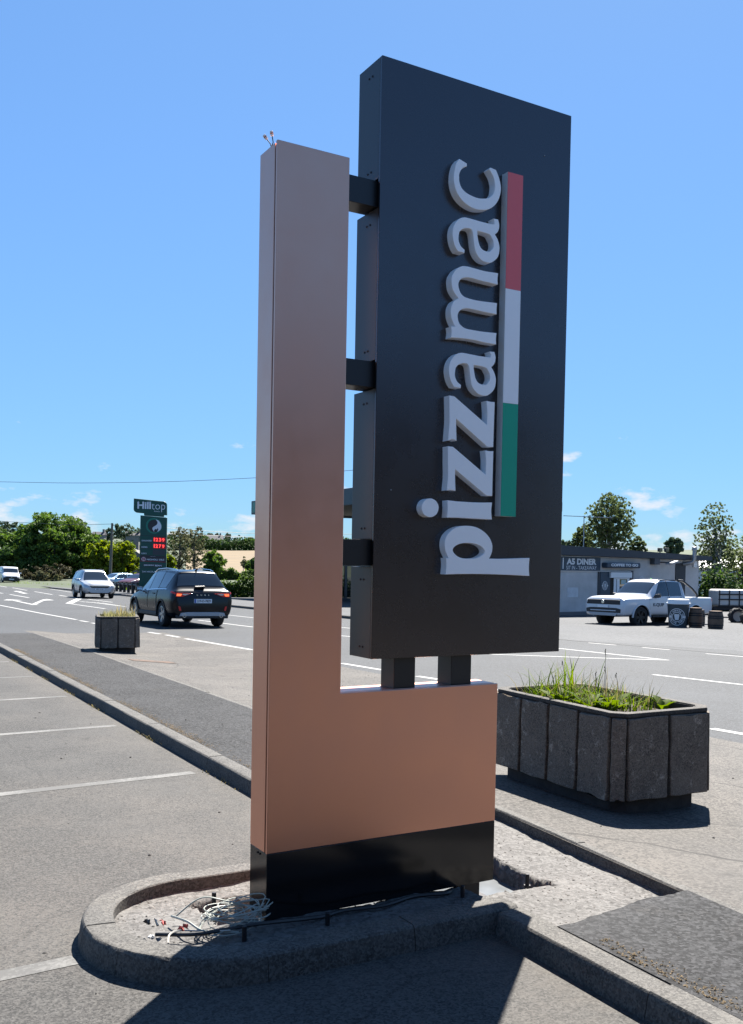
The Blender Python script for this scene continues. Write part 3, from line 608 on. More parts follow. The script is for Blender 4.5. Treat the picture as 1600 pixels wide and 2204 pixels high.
# loose stones
def stones(name, pts, mat, smin, smax, seed):
    random.seed(seed); V, Fq = [], []
    for (x, y, z) in pts:
        r = random.uniform(smin, smax); k = len(V); ax = Vector((random.uniform(.6, 1.2), random.uniform(.6, 1.2), random.uniform(.4, .8))) * r; a0 = random.random() * 6
        for j in range(5):
            a = a0 + j * 1.2566; V.append((x + ax.x * math.cos(a), y + ax.y * math.sin(a), z + ax.z * .1 * random.random()))
        for j in range(4):
            a = a0 + .5 + j * 1.57; V.append((x + ax.x * .6 * math.cos(a), y + ax.y * .6 * math.sin(a), z + ax.z * random.uniform(.8, 1.1)))
        Fq += [(k, k + 1, k + 5), (k + 1, k + 6, k + 5), (k + 1, k + 2, k + 6), (k + 2, k + 7, k + 6), (k + 2, k + 3, k + 7), (k + 3, k + 8, k + 7), (k + 3, k + 4, k + 8), (k + 4, k + 5, k + 8), (k + 4, k, k + 5), (k + 5, k + 6, k + 7), (k + 5, k + 7, k + 8)]
    return np_mesh(name, V, Fq, mat)
random.seed(21); pts = []
while len(pts) < 1500:
    x, y = random.uniform(-.6, 2.0), random.uniform(-.65, 1.2)
    if pit(x, y) > .05: continue
    if not ((-.33 < y < .6 and x > isl_x(y, .16) and x < .95) or (x > kx(y) + .18 and x < ex(y) - .03)): continue
    pts.append((x, y, soil_z(x, y) - .002))
tag(stones('gravel', pts, plain('stone_chips', (.085, .078, .07), .9, var=.7, vscale=12), .002, .0085, 3), 'loose stone chips scattered over the rubble round the sign', 'gravel', None, 'stuff')
pts = []; random.seed(22)
for k in range(120):
    x, y = random.uniform(-4, .8), random.uniform(-2, 9)
    if isl_x(y) - .1 < x and -.6 < y < .9: continue
    pts.append((x, y, gz(x, y)))
for k in range(90):
    y = random.uniform(-2.5, 15); x = kx(y) + random.uniform(.17, .9)
    if -.75 < y < 1.3: continue
    pts.append((x, y, gz(x, y) + .105))
for k in range(120):
    x, y = random.uniform(2.3, 6), random.uniform(-2, 12); pts.append((x, y, gz(x, y) + vh(x, y) + .004))
tag(stones('grit', pts, plain('grit_dark', (.03, .028, .026), .9, var=.5, vscale=30), .004, .013, 5), 'dark grit and crumbs strewn over the paving', 'grit', None, 'stuff')
# a few lumps one can pick out
for i, (px, py, r, lab) in enumerate(((452, 690, .016, 'pale pebble lying against the inner face of the island kerb'), (605, 965, .013, 'small brown stone on the rubble by the cable end'))):
    p = ct(px, py, .03); p.z = soil_z(p.x, p.y); o = stones('pebble', [(0, 0, 0)], plain('pebble_grey', (.14, .13, .12), .9), r, r * 1.1, i); o.location = p; tag(o, lab, 'stone')

# ================================================================== PLANTERS
M_SOIL = plain('planter_soil', (.03, .022, .016), .95, var=.4, vscale=20, bump=.6)
def planter(name, label, w, l, n_short, n_long, loc, rz, scale=1.0, ht=.60):
    T = thing(name, label, 'planter', loc, rz, 'concrete planters by the road', scale)
    ch = .085; X, Y = w / 2, l / 2
    def ring(ins, z0, z1, c=ch):
        x, y = X - ins, Y - ins; p = [(-x + c, -y), (x - c, -y), (x, -y + c), (x, y - c), (x - c, y), (-x + c, y), (-x, y - c), (-x, -y + c)]
        return p
    z0 = .115
    b = MB(); b.prism(ring(.075, 0, 0), lambda u, v, d: (u, v, d), -.03, z0 + .01); b.build('base', M_DARKCON, T, bevel=.008)
    # core walls (recessed joints) with open top
    po, pi_ = ring(.026, 0, 0), ring(.085, 0, 0, ch * .8); b = MB(); n = 8
    b.v = [(u, v, z0) for u, v in po] + [(u, v, ht - .01) for u, v in po] + [(u, v, ht - .01) for u, v in pi_] + [(u, v, ht - .16) for u, v in pi_]
    for k in range(3):
        for i in range(n): b.f.append((k * n + i, k * n + (i + 1) % n, (k + 1) * n + (i + 1) % n, (k + 1) * n + i)); b.mi.append(0)
    b.f.append(tuple(range(n))[::-1]); b.mi.append(0); b.build('core', M_DARKCON, T)
    b = MB(); b.prism(ring(.09, 0, 0, ch * .8), lambda u, v, d: (u, v, d), ht - .15, ht - .075); b.build('soil', M_SOIL, T)
    # rim
    po, pi_ = ring(.012, 0, 0), ring(.078, 0, 0, ch * .8); b = MB()
    b.v = [(u, v, ht - .03) for u, v in po] + [(u, v, ht) for u, v in po] + [(u, v, ht) for u, v in pi_] + [(u, v, ht - .03) for u, v in pi_]
    for k in range(4):
        for i in range(n): b.f.append((k * n + i, k * n + (i + 1) % n, ((k + 1) % 4) * n + (i + 1) % n, ((k + 1) % 4) * n + i)); b.mi.append(0)
    b.build('rim', M_RIM_CON, T, bevel=.006)
    def slab(p, q, nn):
        """slab between plan points p and q, outward normal nn, a little uneven"""
        p, q = Vector(p), Vector(q); t = (q - p).normalized(); g = .013; p = p + t * g; q = q - t * g; N_ = 5
        b = MB(); th = .03; R = 7; rows = []
        for i in range(R):
            z = z0 + (ht - .035 - z0) * i / (R - 1); bulge = .010 * (1 - i / (R - 1))
            row = []
            for j in range(N_):
                e = p.lerp(q, j / (N_ - 1)) + t * (random.uniform(-.006, .004) if j in (0, N_ - 1) else 0)
                o_ = e + nn * (bulge + random.uniform(-.002, .002)); zz = z + (random.uniform(-.012, .006) if i in (0, R - 1) else 0)
                row.append(len(b.v)); b.v.append((o_.x, o_.y, zz))
            rows.append(row)
        back = []
        for i in range(R):
            z = z0 + (ht - .035 - z0) * i / (R - 1)
            back.append([len(b.v), len(b.v) + 1]); a_ = p - nn * th; c_ = q - nn * th; b.v += [(a_.x, a_.y, z), (c_.x, c_.y, z)]
        for i in range(R - 1):
            for j in range(N_ - 1): b.f.append((rows[i][j], rows[i][j + 1], rows[i + 1][j + 1], rows[i + 1][j]))
            b.f.append((rows[i][0], rows[i + 1][0], back[i + 1][0], back[i][0])); b.f.append((rows[i][-1], back[i][1], back[i + 1][1], rows[i + 1][-1]))
            b.f.append((back[i][0], back[i + 1][0], back[i + 1][1], back[i][1]))
        b.f.append(tuple(rows[0]) + (back[0][1], back[0][0])); b.f.append(tuple(rows[-1])[::-1] + (back[-1][0], back[-1][1])); b.mi = [0] * len(b.f)
        b.build('slab', M_PLANTER, T, smooth=True, angle=28, bevel=.005, seg=1)
    for sgn in (-1, 1):
        for k in range(n_long):
            a, c = -Y + ch + (l - 2 * ch) * k / n_long, -Y + ch + (l - 2 * ch) * (k + 1) / n_long; slab((sgn * X, a), (sgn * X, c), Vector((sgn, 0)))
        for k in range(n_short):
            a, c = -X + ch + (w - 2 * ch) * k / n_short, -X + ch + (w - 2 * ch) * (k + 1) / n_short; slab((a, sgn * Y), (c, sgn * Y), Vector((0, sgn)))
    for sx in (-1, 1):
        for sy in (-1, 1): slab((sx * X, sy * (Y - ch)), (sx * (X - ch), sy * Y), Vector((sx, sy)).normalized())
    return T
random.seed(8)
hb = .02
PW, PL_ = .93, 1.46
P1 = (3.355, 1.515)
P1z = gz(*P1) + hb
planter('concrete_planter', 'large weathered concrete slab planter with green weeds right of the totem', PW, PL_, 2, 4, (P1[0], P1[1], P1z), R_(-1.5), 1.0, .70)
q = gp(262, 1411, .01); P2 = (q.x + .06, q.y + .55); P2z = gz(*P2) + vh(*P2) + .002
planter('concrete_planter', 'small far concrete planter with dry grass in front of the dark car', .80, 1.0, 2, 2, (P2[0], P2[1], P2z), R_(-13), 1.0, .70)

# ------------------------------------------------------------------ blades and weeds
def blades(n, area, z, hmin, hmax, wid, seed, lean=.5, seg=4):
    r = np.random.RandomState(seed); V, Fq = [], []
    for k in range(n):
        x, y = area(r); h = r.uniform(hmin, hmax); a = r.uniform(0, 6.28); L = lean * h * r.uniform(.1, 1.2); w = wid * r.uniform(.6, 1.3)
        dx, dy = math.cos(a), math.sin(a); b0 = len(V)
        for i in range(seg + 1):
            t = i / seg; cx, cy_ = x + dx * L * t**2, y + dy * L * t**2; cz = z + h * (t - .32 * t * t * min(1, L / h)); ww = w * (1 - t)**.7 * .5 + .0004
            V += [(cx - dy * ww, cy_ + dx * ww, cz), (cx + dy * ww, cy_ - dx * ww, cz)]
        for i in range(seg): q = b0 + 2 * i; Fq.append((q, q + 1, q + 3, q + 2))
    return V, Fq
L_GREEN = leafmat('weed_green', (.025, .055, .008), (.11, .15, .02), .4); L_DRY = leafmat('dry_grass', (.12, .10, .045), (.24, .20, .10), .4); L_DEEP = leafmat('weed_deep', (.02, .05, .012), (.06, .12, .02), .35)
def area1(r): return (P1[0] + r.uniform(-.34, .30), P1[1] + r.uniform(-.34, .52))
V, Fq = blades(620, area1, P1z + .61, .05, .22, .011, 1, 1.1)
V2, F2 = blades(60, lambda r: (P1[0] + r.uniform(-.34, .2), P1[1] + r.uniform(.1, .54)), P1z + .61, .22, .46, .013, 2, 1.0); F2 = [tuple(i + len(V) for i in f) for f in F2]
o = np_mesh('grass', V + V2, Fq + F2, L_GREEN); tag(o, 'long green grass and weeds filling the large planter', 'grass', None, 'stuff')
V, Fq = blades(160, area1, P1z + .61, .12, .33, .006, 7, .9); o = np_mesh('dry_stalks', V, Fq, L_DRY); tag(o, 'dry straw stalks among the weeds of the large planter', 'grass', None, 'stuff')
def leaf_plant(x, y, z, n, ln, wd, seed, label, mat=L_GREEN, up=.7):
    r = np.random.RandomState(seed); T = thing('leafy_weed', label, 'weed', (x, y, z), 0, 'leafy weeds in the large planter')
    for k in range(n):
        a = k / n * 6.28 + r.uniform(-.4, .4); L = ln * r.uniform(.7, 1.15); el_ = up * r.uniform(.6, 1.3); V, Fq = [], []; S_ = 6
        for i in range(S_ + 1):
            t = i / S_; w = wd * math.sin(math.pi * min(1, .12 + t * .9))**.8 * (1 + .18 * (-1)**i) * .5 + .002
            rr = L * t * math.cos(el_ * (1 - .4 * t)); zz = L * t * math.sin(el_ * (1 - .4 * t))
            cx, cy_ = rr * math.cos(a), rr * math.sin(a)
            V += [(cx - math.sin(a) * w, cy_ + math.cos(a) * w, zz + w * .35), (cx, cy_, zz), (cx + math.sin(a) * w, cy_ - math.cos(a) * w, zz + w * .35)]
        for i in range(S_): q = 3 * i; Fq += [(q, q + 1, q + 4, q + 3), (q + 1, q + 2, q + 5, q + 4)]
        np_mesh('leaf', V, Fq, mat, T)
    return T
for i, (dx, dy, lab) in enumerate(((-.22, -.12, 'broad leafed weed in the middle of the large planter'), (-.10, -.25, 'broad leafed weed near the front rim of the large planter'), (.28, -.38, 'lone upright leafy weed at the near right corner of the large planter'), (-.26, .10, 'broad leafed weed behind the grass on the left of the large planter'), (.05, -.02, 'broad leafed weed at the back of the large planter'))):
    leaf_plant(P1[0] + dx, P1[1] + dy, P1z + .62, (11, 10, 5, 10, 10)[i], .21 if i != 2 else .15, .075, 30 + i, lab, L_GREEN, .95 if i != 2 else 1.2)
r = np.random.RandomState(4); b = MB()
for k in range(6):
    x, y = P1[0] + r.uniform(-.2, .2), P1[1] + r.uniform(-.2, .4); h = r.uniform(.18, .42); lx = r.uniform(-.04, .04)
    b.tube([(x, y, P1z + .62), (x + lx * .5, y, P1z + .62 + h * .6), (x + lx, y + .01, P1z + .62 + h)], .0022, 4)
    for j in range(int(r.randint(2, 6))): b.lathe([(0, -.008), (.0042, 0), (0, .008)], 5, (x + lx + r.uniform(-.006, .006), y + .01, P1z + .62 + h - j * .012))
tag(b.build('seed_stalk', plain('seed_brown', (.05, .045, .02), .8)), 'thin dark seed stalks standing above the large planter', 'stalks', None, 'stuff')
V, Fq = blades(650, lambda r: (P2[0] + r.uniform(-.28, .28), P2[1] + r.uniform(-.36, .3)), P2z + .60, .10, .26, .010, 9, .7); o = np_mesh('grass', V, Fq, leafmat('dry_grass2', (.11, .11, .045), (.25, .235, .12), .4)); tag(o, 'pale dry grass tuft growing in the small far planter', 'grass', None, 'stuff')
V, Fq = blades(25, lambda r: (P2[0] + r.uniform(.0, .3), P2[1] + r.uniform(-.36, .1)), P2z + .62, .25, .38, .02, 10, .4); o = np_mesh('dry_stalks', V, Fq, L_DRY); tag(o, 'taller straw stalks at the right of the small planter', 'grass', None, 'stuff')
# moss and weeds in the joints of kerb and footway
def joint_area(r):
    y = r.uniform(1.5, 16); return (kx(y) + .16 + abs(r.normal(0, .05)), y)
V, Fq = [], []
rr = np.random.RandomState(3)
for k in range(7000):
    y = rr.uniform(1.4, 15) if rr.rand() < .75 else rr.uniform(-3.2, -.95); c_ = .5 + .5 * math.sin(y * 2.3) * math.sin(y * .9 + 1)
    if rr.rand() > c_ * 1.1: continue
    x = kx(y) + .158 + abs(rr.normal(0, .05)); z = gz(x, y) + (.104 if y > 0 else .110); b0 = len(V); a = rr.uniform(0, 3.14); s_ = rr.uniform(.003, .010); h = rr.uniform(.002, .007)
    V += [(x - s_ * math.cos(a), y - s_ * math.sin(a), z), (x + s_ * math.sin(a) * .6, y - s_ * math.cos(a) * .6, z), (x + s_ * math.cos(a), y + s_ * math.sin(a), z), (x, y, z + h)]
    Fq += [(b0, b0 + 1, b0 + 3), (b0 + 1, b0 + 2, b0 + 3), (b0 + 2, b0, b0 + 3)]
o = np_mesh('moss', V, Fq, plain('moss_dry', (.085, .06, .03), .95, var=.5, vscale=4)); tag(o, 'dry orange brown moss along the inner edge of the kerb', 'moss', None, 'stuff')
V, Fq = blades(260, lambda r: (lambda y: (kx(y) - .012 - abs(r.normal(0, .02)), y))(r.choice([5.2, 7.4, 8.9, 10.6, 12.1, 13.7, -1.9, 3.1]) + r.normal(0, .22)), gz(1, 6), .01, .05, .006, 12, .9)
V = [(x, y, z - gz(1, 6) + gz(x, y)) for x, y, z in V]
o = np_mesh('kerb_weeds', V, Fq, L_DRY); tag(o, 'dry weeds sprouting along the foot of the kerb', 'weeds', None, 'stuff')

# ================================================================== FOLIAGE
def leaf_quads(C_, size, r, out=None, flat=.6):
    n = len(C_); nrm = r.normal(size=(n, 3))
    if out is not None: nrm = nrm * flat + out
    nrm /= np.linalg.norm(nrm, axis=1)[:, None] + 1e-9
    t = np.cross(nrm, r.normal(size=(n, 3))); t /= np.linalg.norm(t, axis=1)[:, None] + 1e-9; s_ = np.cross(nrm, t)
    L = size * r.uniform(.6, 1.4, (n, 1)); Wd = L * r.uniform(.55, .9, (n, 1))
    V = np.stack([C_ - t * L, C_ + s_ * Wd * .8 - t * L * .1, C_ + t * L, C_ - s_ * Wd * .8 + t * L * .1], 1).reshape(-1, 3)
    return V, np.arange(4 * n).reshape(n, 4)
def clumps(nc, c, rad, r, shape=None, inner=.35):
    P = []
    while len(P) < nc:
        d = r.normal(size=3); d /= np.linalg.norm(d); q = d * (inner + (1 - inner) * r.rand()**.55)
        if shape and not shape(q, r): continue
        P.append(q)
    return np.array(c) + np.array(P) * np.array(rad)
M_BARK = plain('bark', (.09, .075, .06), .95, var=.4, vscale=8, bump=.8, bscale=25); M_BIRCH = plain('birch_bark', (.35, .33, .30), .9, var=.5, vscale=6)
def tree(name, label, base, h, rad, mat, seed, nclump=60, per=70, leaf=.22, cr=.16, z0=.25, bark=None, group=None, shape=None, inner=.35, limbs=9, droop=0.0, trunk_r=None, cat='tree'):
    r = np.random.RandomState(seed); T = thing(name, label, cat, base, 0, group)
    cz = h * (z0 + (1 - z0) / 2); rz_ = h * (1 - z0) / 2
    C_ = clumps(nclump, (0, 0, cz), (rad[0], rad[1], rz_), r, shape, inner)
    cs = cr * min(rad[0], rz_) * r.uniform(.6, 1.5, nclump)
    d = r.normal(size=(nclump, per, 3)); d /= np.linalg.norm(d, axis=2)[:, :, None]
    q = d * (r.rand(nclump, per, 1)**.45) * cs[:, None, None]; q[:, :, 2] *= .75
    if droop: q[:, :, 2] -= droop * cs[:, None] * (q[:, :, 0]**2 + q[:, :, 1]**2) / (cs[:, None]**2)
    Pt = (C_[:, None, :] + q).reshape(-1, 3); V, Fq = leaf_quads(Pt, leaf, r, d.reshape(-1, 3), .7)
    V[:, 2] = np.maximum(V[:, 2], .02)
    np_mesh('crown', V, Fq, mat, T)
    tr = trunk_r or h * .022; b = MB(); top = h * .82; bend = r.uniform(-.04, .04, 2) * h
    pts = [Vector((bend[0] * t**2, bend[1] * t**2, -.15 + (top + .15) * t)) for t in np.linspace(0, 1, 7)]
    b.tube(pts, [tr * 1.25, tr, tr * .85, tr * .68, tr * .5, tr * .32, tr * .12], 7)
    for k in range(limbs):
        t = r.uniform(.25, .85); i = int(t * 6); a = pts[i].lerp(pts[i + 1], t * 6 - i); e = Vector(C_[r.randint(nclump)])
        mid = a.lerp(e, .5) + Vector((0, 0, -.05 * h * (1 if droop == 0 else -.5))); b.tube([a, mid, e], [tr * .45 * (1.1 - t), tr * .28 * (1.1 - t) + .004, .012], 5)
    b.build('trunk', bark or M_BARK, T, smooth=True)
    return T
def hedge(name, label, path, h, w, mat, seed, n, leaf, group=None, cat='hedge'):
    r = np.random.RandomState(seed); P = np.array([tuple(p) for p in path]); L = np.r_[0, np.cumsum(np.linalg.norm(np.diff(P, axis=0), axis=1))]
    s_ = r.uniform(0, L[-1], n); B = np.stack([np.interp(s_, L, P[:, k]) for k in range(3)], 1)
    prof = 1 + .22 * np.sin(s_ * 1.9 / max(h, .5) + seed) + .14 * np.sin(s_ * 4.3 / max(h, .5)) + .1 * r.normal(size=n)
    a = r.uniform(0, math.pi, n); rr_ = r.rand(n)**.4
    off = np.stack([np.cos(a) * w * rr_ * .7, np.cos(a + 1.3) * w * rr_ * .7, np.abs(np.sin(a)) * h * rr_ * prof], 1)
    V, Fq = leaf_quads(B + off, leaf, r, off / (np.linalg.norm(off, axis=1)[:, None] + 1e-6), .8)
    T = thing(name, label, cat, (0, 0, 0), 0, group); np_mesh('foliage', V, Fq, mat, T)
    b = MB()
    for k in range(max(3, int(L[-1] / (h * .8)))):
        s1 = L[-1] * (k + .5) / max(3, int(L[-1] / (h * .8))); p = Vector([np.interp(s1, L, P[:, j]) for j in range(3)])
        b.tube([p + Vector((0, 0, -.2)), p + Vector((r.uniform(-.1, .1), r.uniform(-.1, .1), h * .6))], [.04 * h, .015 * h], 5)
    b.build('stem', M_BARK, T); return T
LF_DARK = leafmat('leaf_dark', (0.0204, 0.0442, 0.0170), (0.0765, 0.1275, 0.0306), .28); LF_MID = leafmat('leaf_mid', (0.0288, 0.0640, 0.0176), (0.1120, 0.1680, 0.0352), .32)
LF_YEL = leafmat('leaf_yellow', (0.0540, 0.0878, 0.0135), (0.1890, 0.2228, 0.0270), .42); LF_BIRCH = leafmat('leaf_birch', (0.0473, 0.0675, 0.0297), (0.1350, 0.1620, 0.0675), .42)
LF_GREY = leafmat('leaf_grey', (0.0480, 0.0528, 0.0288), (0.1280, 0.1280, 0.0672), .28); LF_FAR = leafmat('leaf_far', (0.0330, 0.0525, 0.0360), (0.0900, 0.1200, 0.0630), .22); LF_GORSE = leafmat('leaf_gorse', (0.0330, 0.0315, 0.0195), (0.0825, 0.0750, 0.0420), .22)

# ================================================================== VEHICLES
M_TYRE = plain('tyre_rubber', (.014, .014, .015), .85, bump=.2, bscale=60); M_RIM = plain('alloy_rim', (.42, .43, .45), .3, metal=.9); M_RIMB = plain('black_rim', (.02, .02, .022), .4, metal=.4)
M_GLASS = plain('car_glass', (.012, .015, .018), .06, spec=.9, coat=.5); M_TRIM = plain('black_trim', (.016, .016, .018), .55)
M_CHROME = plain('chrome', (.75, .76, .78), .15, metal=1.0); M_LAMP = plain('lamp_clear', (.62, .64, .66), .12, metal=.55); M_TAIL = plain('tail_red', (.35, .012, .015), .2, emit=(1, .06, .03), estr=.012)
M_TAILON = plain('tail_lit', (.6, .05, .03), .2, emit=(1, .16, .05), estr=.45); M_PLATE = plain('plate_white', (.68, .70, .72), .4); M_PLATEY = plain('plate_blue', (.03, .08, .35), .4)
M_INK = plain('plate_ink', (.02, .02, .03), .6); M_GREYPL = plain('skid_silver', (.34, .35, .37), .45, metal=.3); M_WELL = plain('wheel_well', (.006, .006, .007), .95)
def st(x, zb, wb, ws, zs, wm, zm, wsh, zsh, wr, zr1, zrc):
    k = .10
    return (x, [(0, zb), (wb * .6, zb), (wb, zb + .01), (ws, zs), (wm, zm), (wsh, zsh), (wsh + (wr - wsh) * k, zsh + (zr1 - zsh) * k), (wr, zr1), (wr * .82, zr1 + (zrc - zr1) * .72), (wr * .4, zr1 + (zrc - zr1) * .97), (0, zrc)])
def cr1(a, b, c, d, t):
    m1, m2 = (c - a) * .5, (d - b) * .5
    if (c - b) == 0: m1 = m2 = 0
    else:
        m1 = max(-3 * abs(c - b), min(3 * abs(c - b), m1)); m2 = max(-3 * abs(c - b), min(3 * abs(c - b), m2))
    return (2 * t**3 - 3 * t**2 + 1) * b + (t**3 - 2 * t**2 + t) * m1 + (-2 * t**3 + 3 * t**2) * c + (t**3 - t**2) * m2
class Loft:
    def __init__(s, sts): s.s = sts; s.n = len(sts); s.k = len(sts[0][1])
    def key(s, i, j):
        i = max(0, min(s.n - 1, i)); x, r = s.s[i]
        if j < 0: y, z = r[-j]; y = -y
        elif j > s.k - 1: y, z = r[2 * (s.k - 1) - j]; y = -y
        else: y, z = r[j]
        return (x, y, z)
    def P(s, u, v):
        i = min(s.n - 2, max(0, int(math.floor(u)))); j = min(s.k - 2, max(0, int(math.floor(v)))); a, t = u - i, v - j
        rows = []
        for ii in (i - 1, i, i + 1, i + 2):
            q = [s.key(ii, jj) for jj in (j - 1, j, j + 1, j + 2)]
            rows.append([cr1(q[0][c], q[1][c], q[2][c], q[3][c], t) for c in range(3)])
        return Vector([cr1(rows[0][c], rows[1][c], rows[2][c], rows[3][c], a) for c in range(3)])
    def Nrm(s, u, v):
        e = .02; a = s.P(min(s.n - 1, u + e), v) - s.P(max(0, u - e), v); b = s.P(u, min(s.k - 1, v + e)) - s.P(u, max(0, v - e)); n = a.cross(b)
        n = n.normalized() if n.length > 1e-9 else Vector((0, 0, 1))
        p = s.P(u, v); c = Vector((p.x, 0, .75))
        return n if n.dot(p - c) > 0 else -n
    def body(s, su=4, sv=3):
        nu, nv = (s.n - 1) * su, (s.k - 1) * sv; b = MB(); ring = 2 * nv
        for i in range(nu + 1):
            u = i / su
            for j in range(nv + 1): b.v.append(tuple(s.P(u, j / sv)))
            for j in range(nv - 1, 0, -1): p = s.P(u, j / sv); b.v.append((p.x, -p.y, p.z))
        for i in range(nu):
            for j in range(ring): b.f.append((i * ring + j, i * ring + (j + 1) % ring, (i + 1) * ring + (j + 1) % ring, (i + 1) * ring + j))
        b.f += [tuple(range(ring))[::-1], tuple(nu * ring + j for j in range(ring))]; b.mi = [0] * len(b.f); return b
    def patch(s, u0, u1, v0, v1, side=1, off=.006, nu=8, nv=6, shape=None, thick=.0):
        """piece of the skin lifted off along its normal; shape(a, b) -> (a, b) bends the unit square"""
        b = MB()
        for i in range(nu + 1):
            for j in range(nv + 1):
                a, c = i / nu, j / nv
                if shape: a, c = shape(a, c)
                u, v = u0 + (u1 - u0) * a, v0 + (v1 - v0) * c; p = s.P(u, v) + s.Nrm(u, v) * off; b.v.append((p.x, p.y * side, p.z))
        for i in range(nu):
            for j in range(nv): k = i * (nv + 1) + j; b.f.append((k, k + 1, k + nv + 2, k + nv + 1)); b.mi.append(0)
        return b
    def across(s, u0, u1, v0, off=.006, nu=6, nv=14, uf=None):
        """piece that runs over the centre line, v0 .. roof centre .. v0"""
        b = MB(); K = s.k - 1
        for i in range(nu + 1):
            for j in range(nv + 1):
                c = j / nv * 2 - 1; v = K - abs(c) * (K - v0); u = u0 + (u1 - u0) * i / nu
                p = s.P(u, v) + s.Nrm(u, v) * off; b.v.append((p.x, p.y * (1 if c >= 0 else -1), p.z))
        for i in range(nu):
            for j in range(nv): k = i * (nv + 1) + j; b.f.append((k, k + 1, k + nv + 2, k + nv + 1)); b.mi.append(0)
        return b
def wheel(T, x, y, r, w, side, rimmat, spokes=5):
    Wt = bpy.data.objects.new('wheel', None); COL.objects.link(Wt); Wt.parent = T; Wt.location = (x, y, r); Wt.empty_display_size = .1
    h = w / 2; rr = r * .66; b = MB(); b.lathe([(rr, -h * .9), (r * .80, -h), (r * .95, -h * .9), (r, -h * .6), (r, h * .6), (r * .95, h * .9), (r * .80, h), (rr, h * .9), (rr, -h * .9)], 28, (0, 0, 0), 'y'); b.build('tyre', M_TYRE, Wt, smooth=True)
    b = MB(); o_ = side * h * .75; b.lathe([(rr * 1.01, side * h * .9), (rr * .94, side * h * .92), (rr * .90, o_ * .6), (0.02, o_ * .45), (0.0, o_ * .45)], 28, (0, 0, 0), 'y')
    for k in range(spokes):
        a = k / spokes * 2 * math.pi; ca, sa = math.cos(a), math.sin(a)
        def pt(rad, t, dpt): return (ca * rad - sa * t, dpt, sa * rad + ca * t)
        b.hexa([pt(.03, -.035, o_ * .5), pt(.03, .035, o_ * .5), pt(rr * .96, .05, o_ * .7), pt(rr * .96, -.05, o_ * .7)], [pt(.03, -.035, o_ * .95), pt(.03, .035, o_ * .95), pt(rr * .96, .05, o_ * 1.08), pt(rr * .96, -.05, o_ * 1.08)])
    b.lathe([(.055, o_ * .4), (.055, o_ * 1.02), (0, o_ * 1.05)], 12, (0, 0, 0), 'y'); b.build('rim', rimmat, Wt, smooth=True, angle=30)
    return Wt
def body_with_arches(lf, mat, T, axles, r, half, clr=1.13, su=4, sv=3, depth=.33):
    o = lf.body(su, sv).build('body', [mat, M_WELL], T, smooth=True, angle=32)
    cut = MB()
    for x in axles:
        for sd in (-1, 1): cut.lathe([(r * clr, sd * (half - depth)), (r * clr, sd * (half + .2))], 28, (x, 0, r + .01), 'y', mi=0, cap=True)
    c = cut.build('cutter', None); c.data.materials.append(M_WELL); o_parent = o.parent; o.parent = None
    bpy.context.view_layer.update()
    md = o.modifiers.new('arch', 'BOOLEAN'); md.operation = 'DIFFERENCE'; md.object = c; md.solver = 'EXACT'; md.material_mode = 'TRANSFER'
    dg = bpy.context.evaluated_depsgraph_get(); me = bpy.data.meshes.new_from_object(o.evaluated_get(dg)); old = o.data
    o.modifiers.clear(); o.data = me; bpy.data.objects.remove(c); o.parent = o_parent
    me.set_sharp_from_angle(angle=R_(32)); return o
def box_part(name, T, mat, *a, bevel=.006): b = MB(); b.box(*a); return b.build(name, mat, T, bevel=bevel)
def tilt_to_ground(T, x, y, rz):
    T.location = (x, y, gz(x, y) + .004); f = Vector((math.cos(rz), math.sin(rz)))
    sl = (gz(x + f.x, y + f.y) - gz(x, y)); sr = (gz(x - f.y, y + f.x) - gz(x, y)); T.rotation_euler = (math.atan(sr), -math.atan(sl), rz)
def mirror(T, mat, x, y, z, sd, body=None):
    b = MB(); b.hexa([(x - .10, y, z - .07), (x + .06, y, z - .08), (x + .06, y + sd * .2, z - .07), (x - .08, y + sd * .2, z - .06)], [(x - .10, y, z + .05), (x + .03, y, z + .06), (x + .03, y + sd * .2, z + .08), (x - .08, y + sd * .2, z + .08)]); b.build('mirror', mat, T, bevel=.02, seg=3)
    b = MB(); b.box(x - .113, x - .105, *(sorted((y + sd * .02, y + sd * .185))), z - .055, z + .05); b.build('mirror_glass', M_CHROME, T)
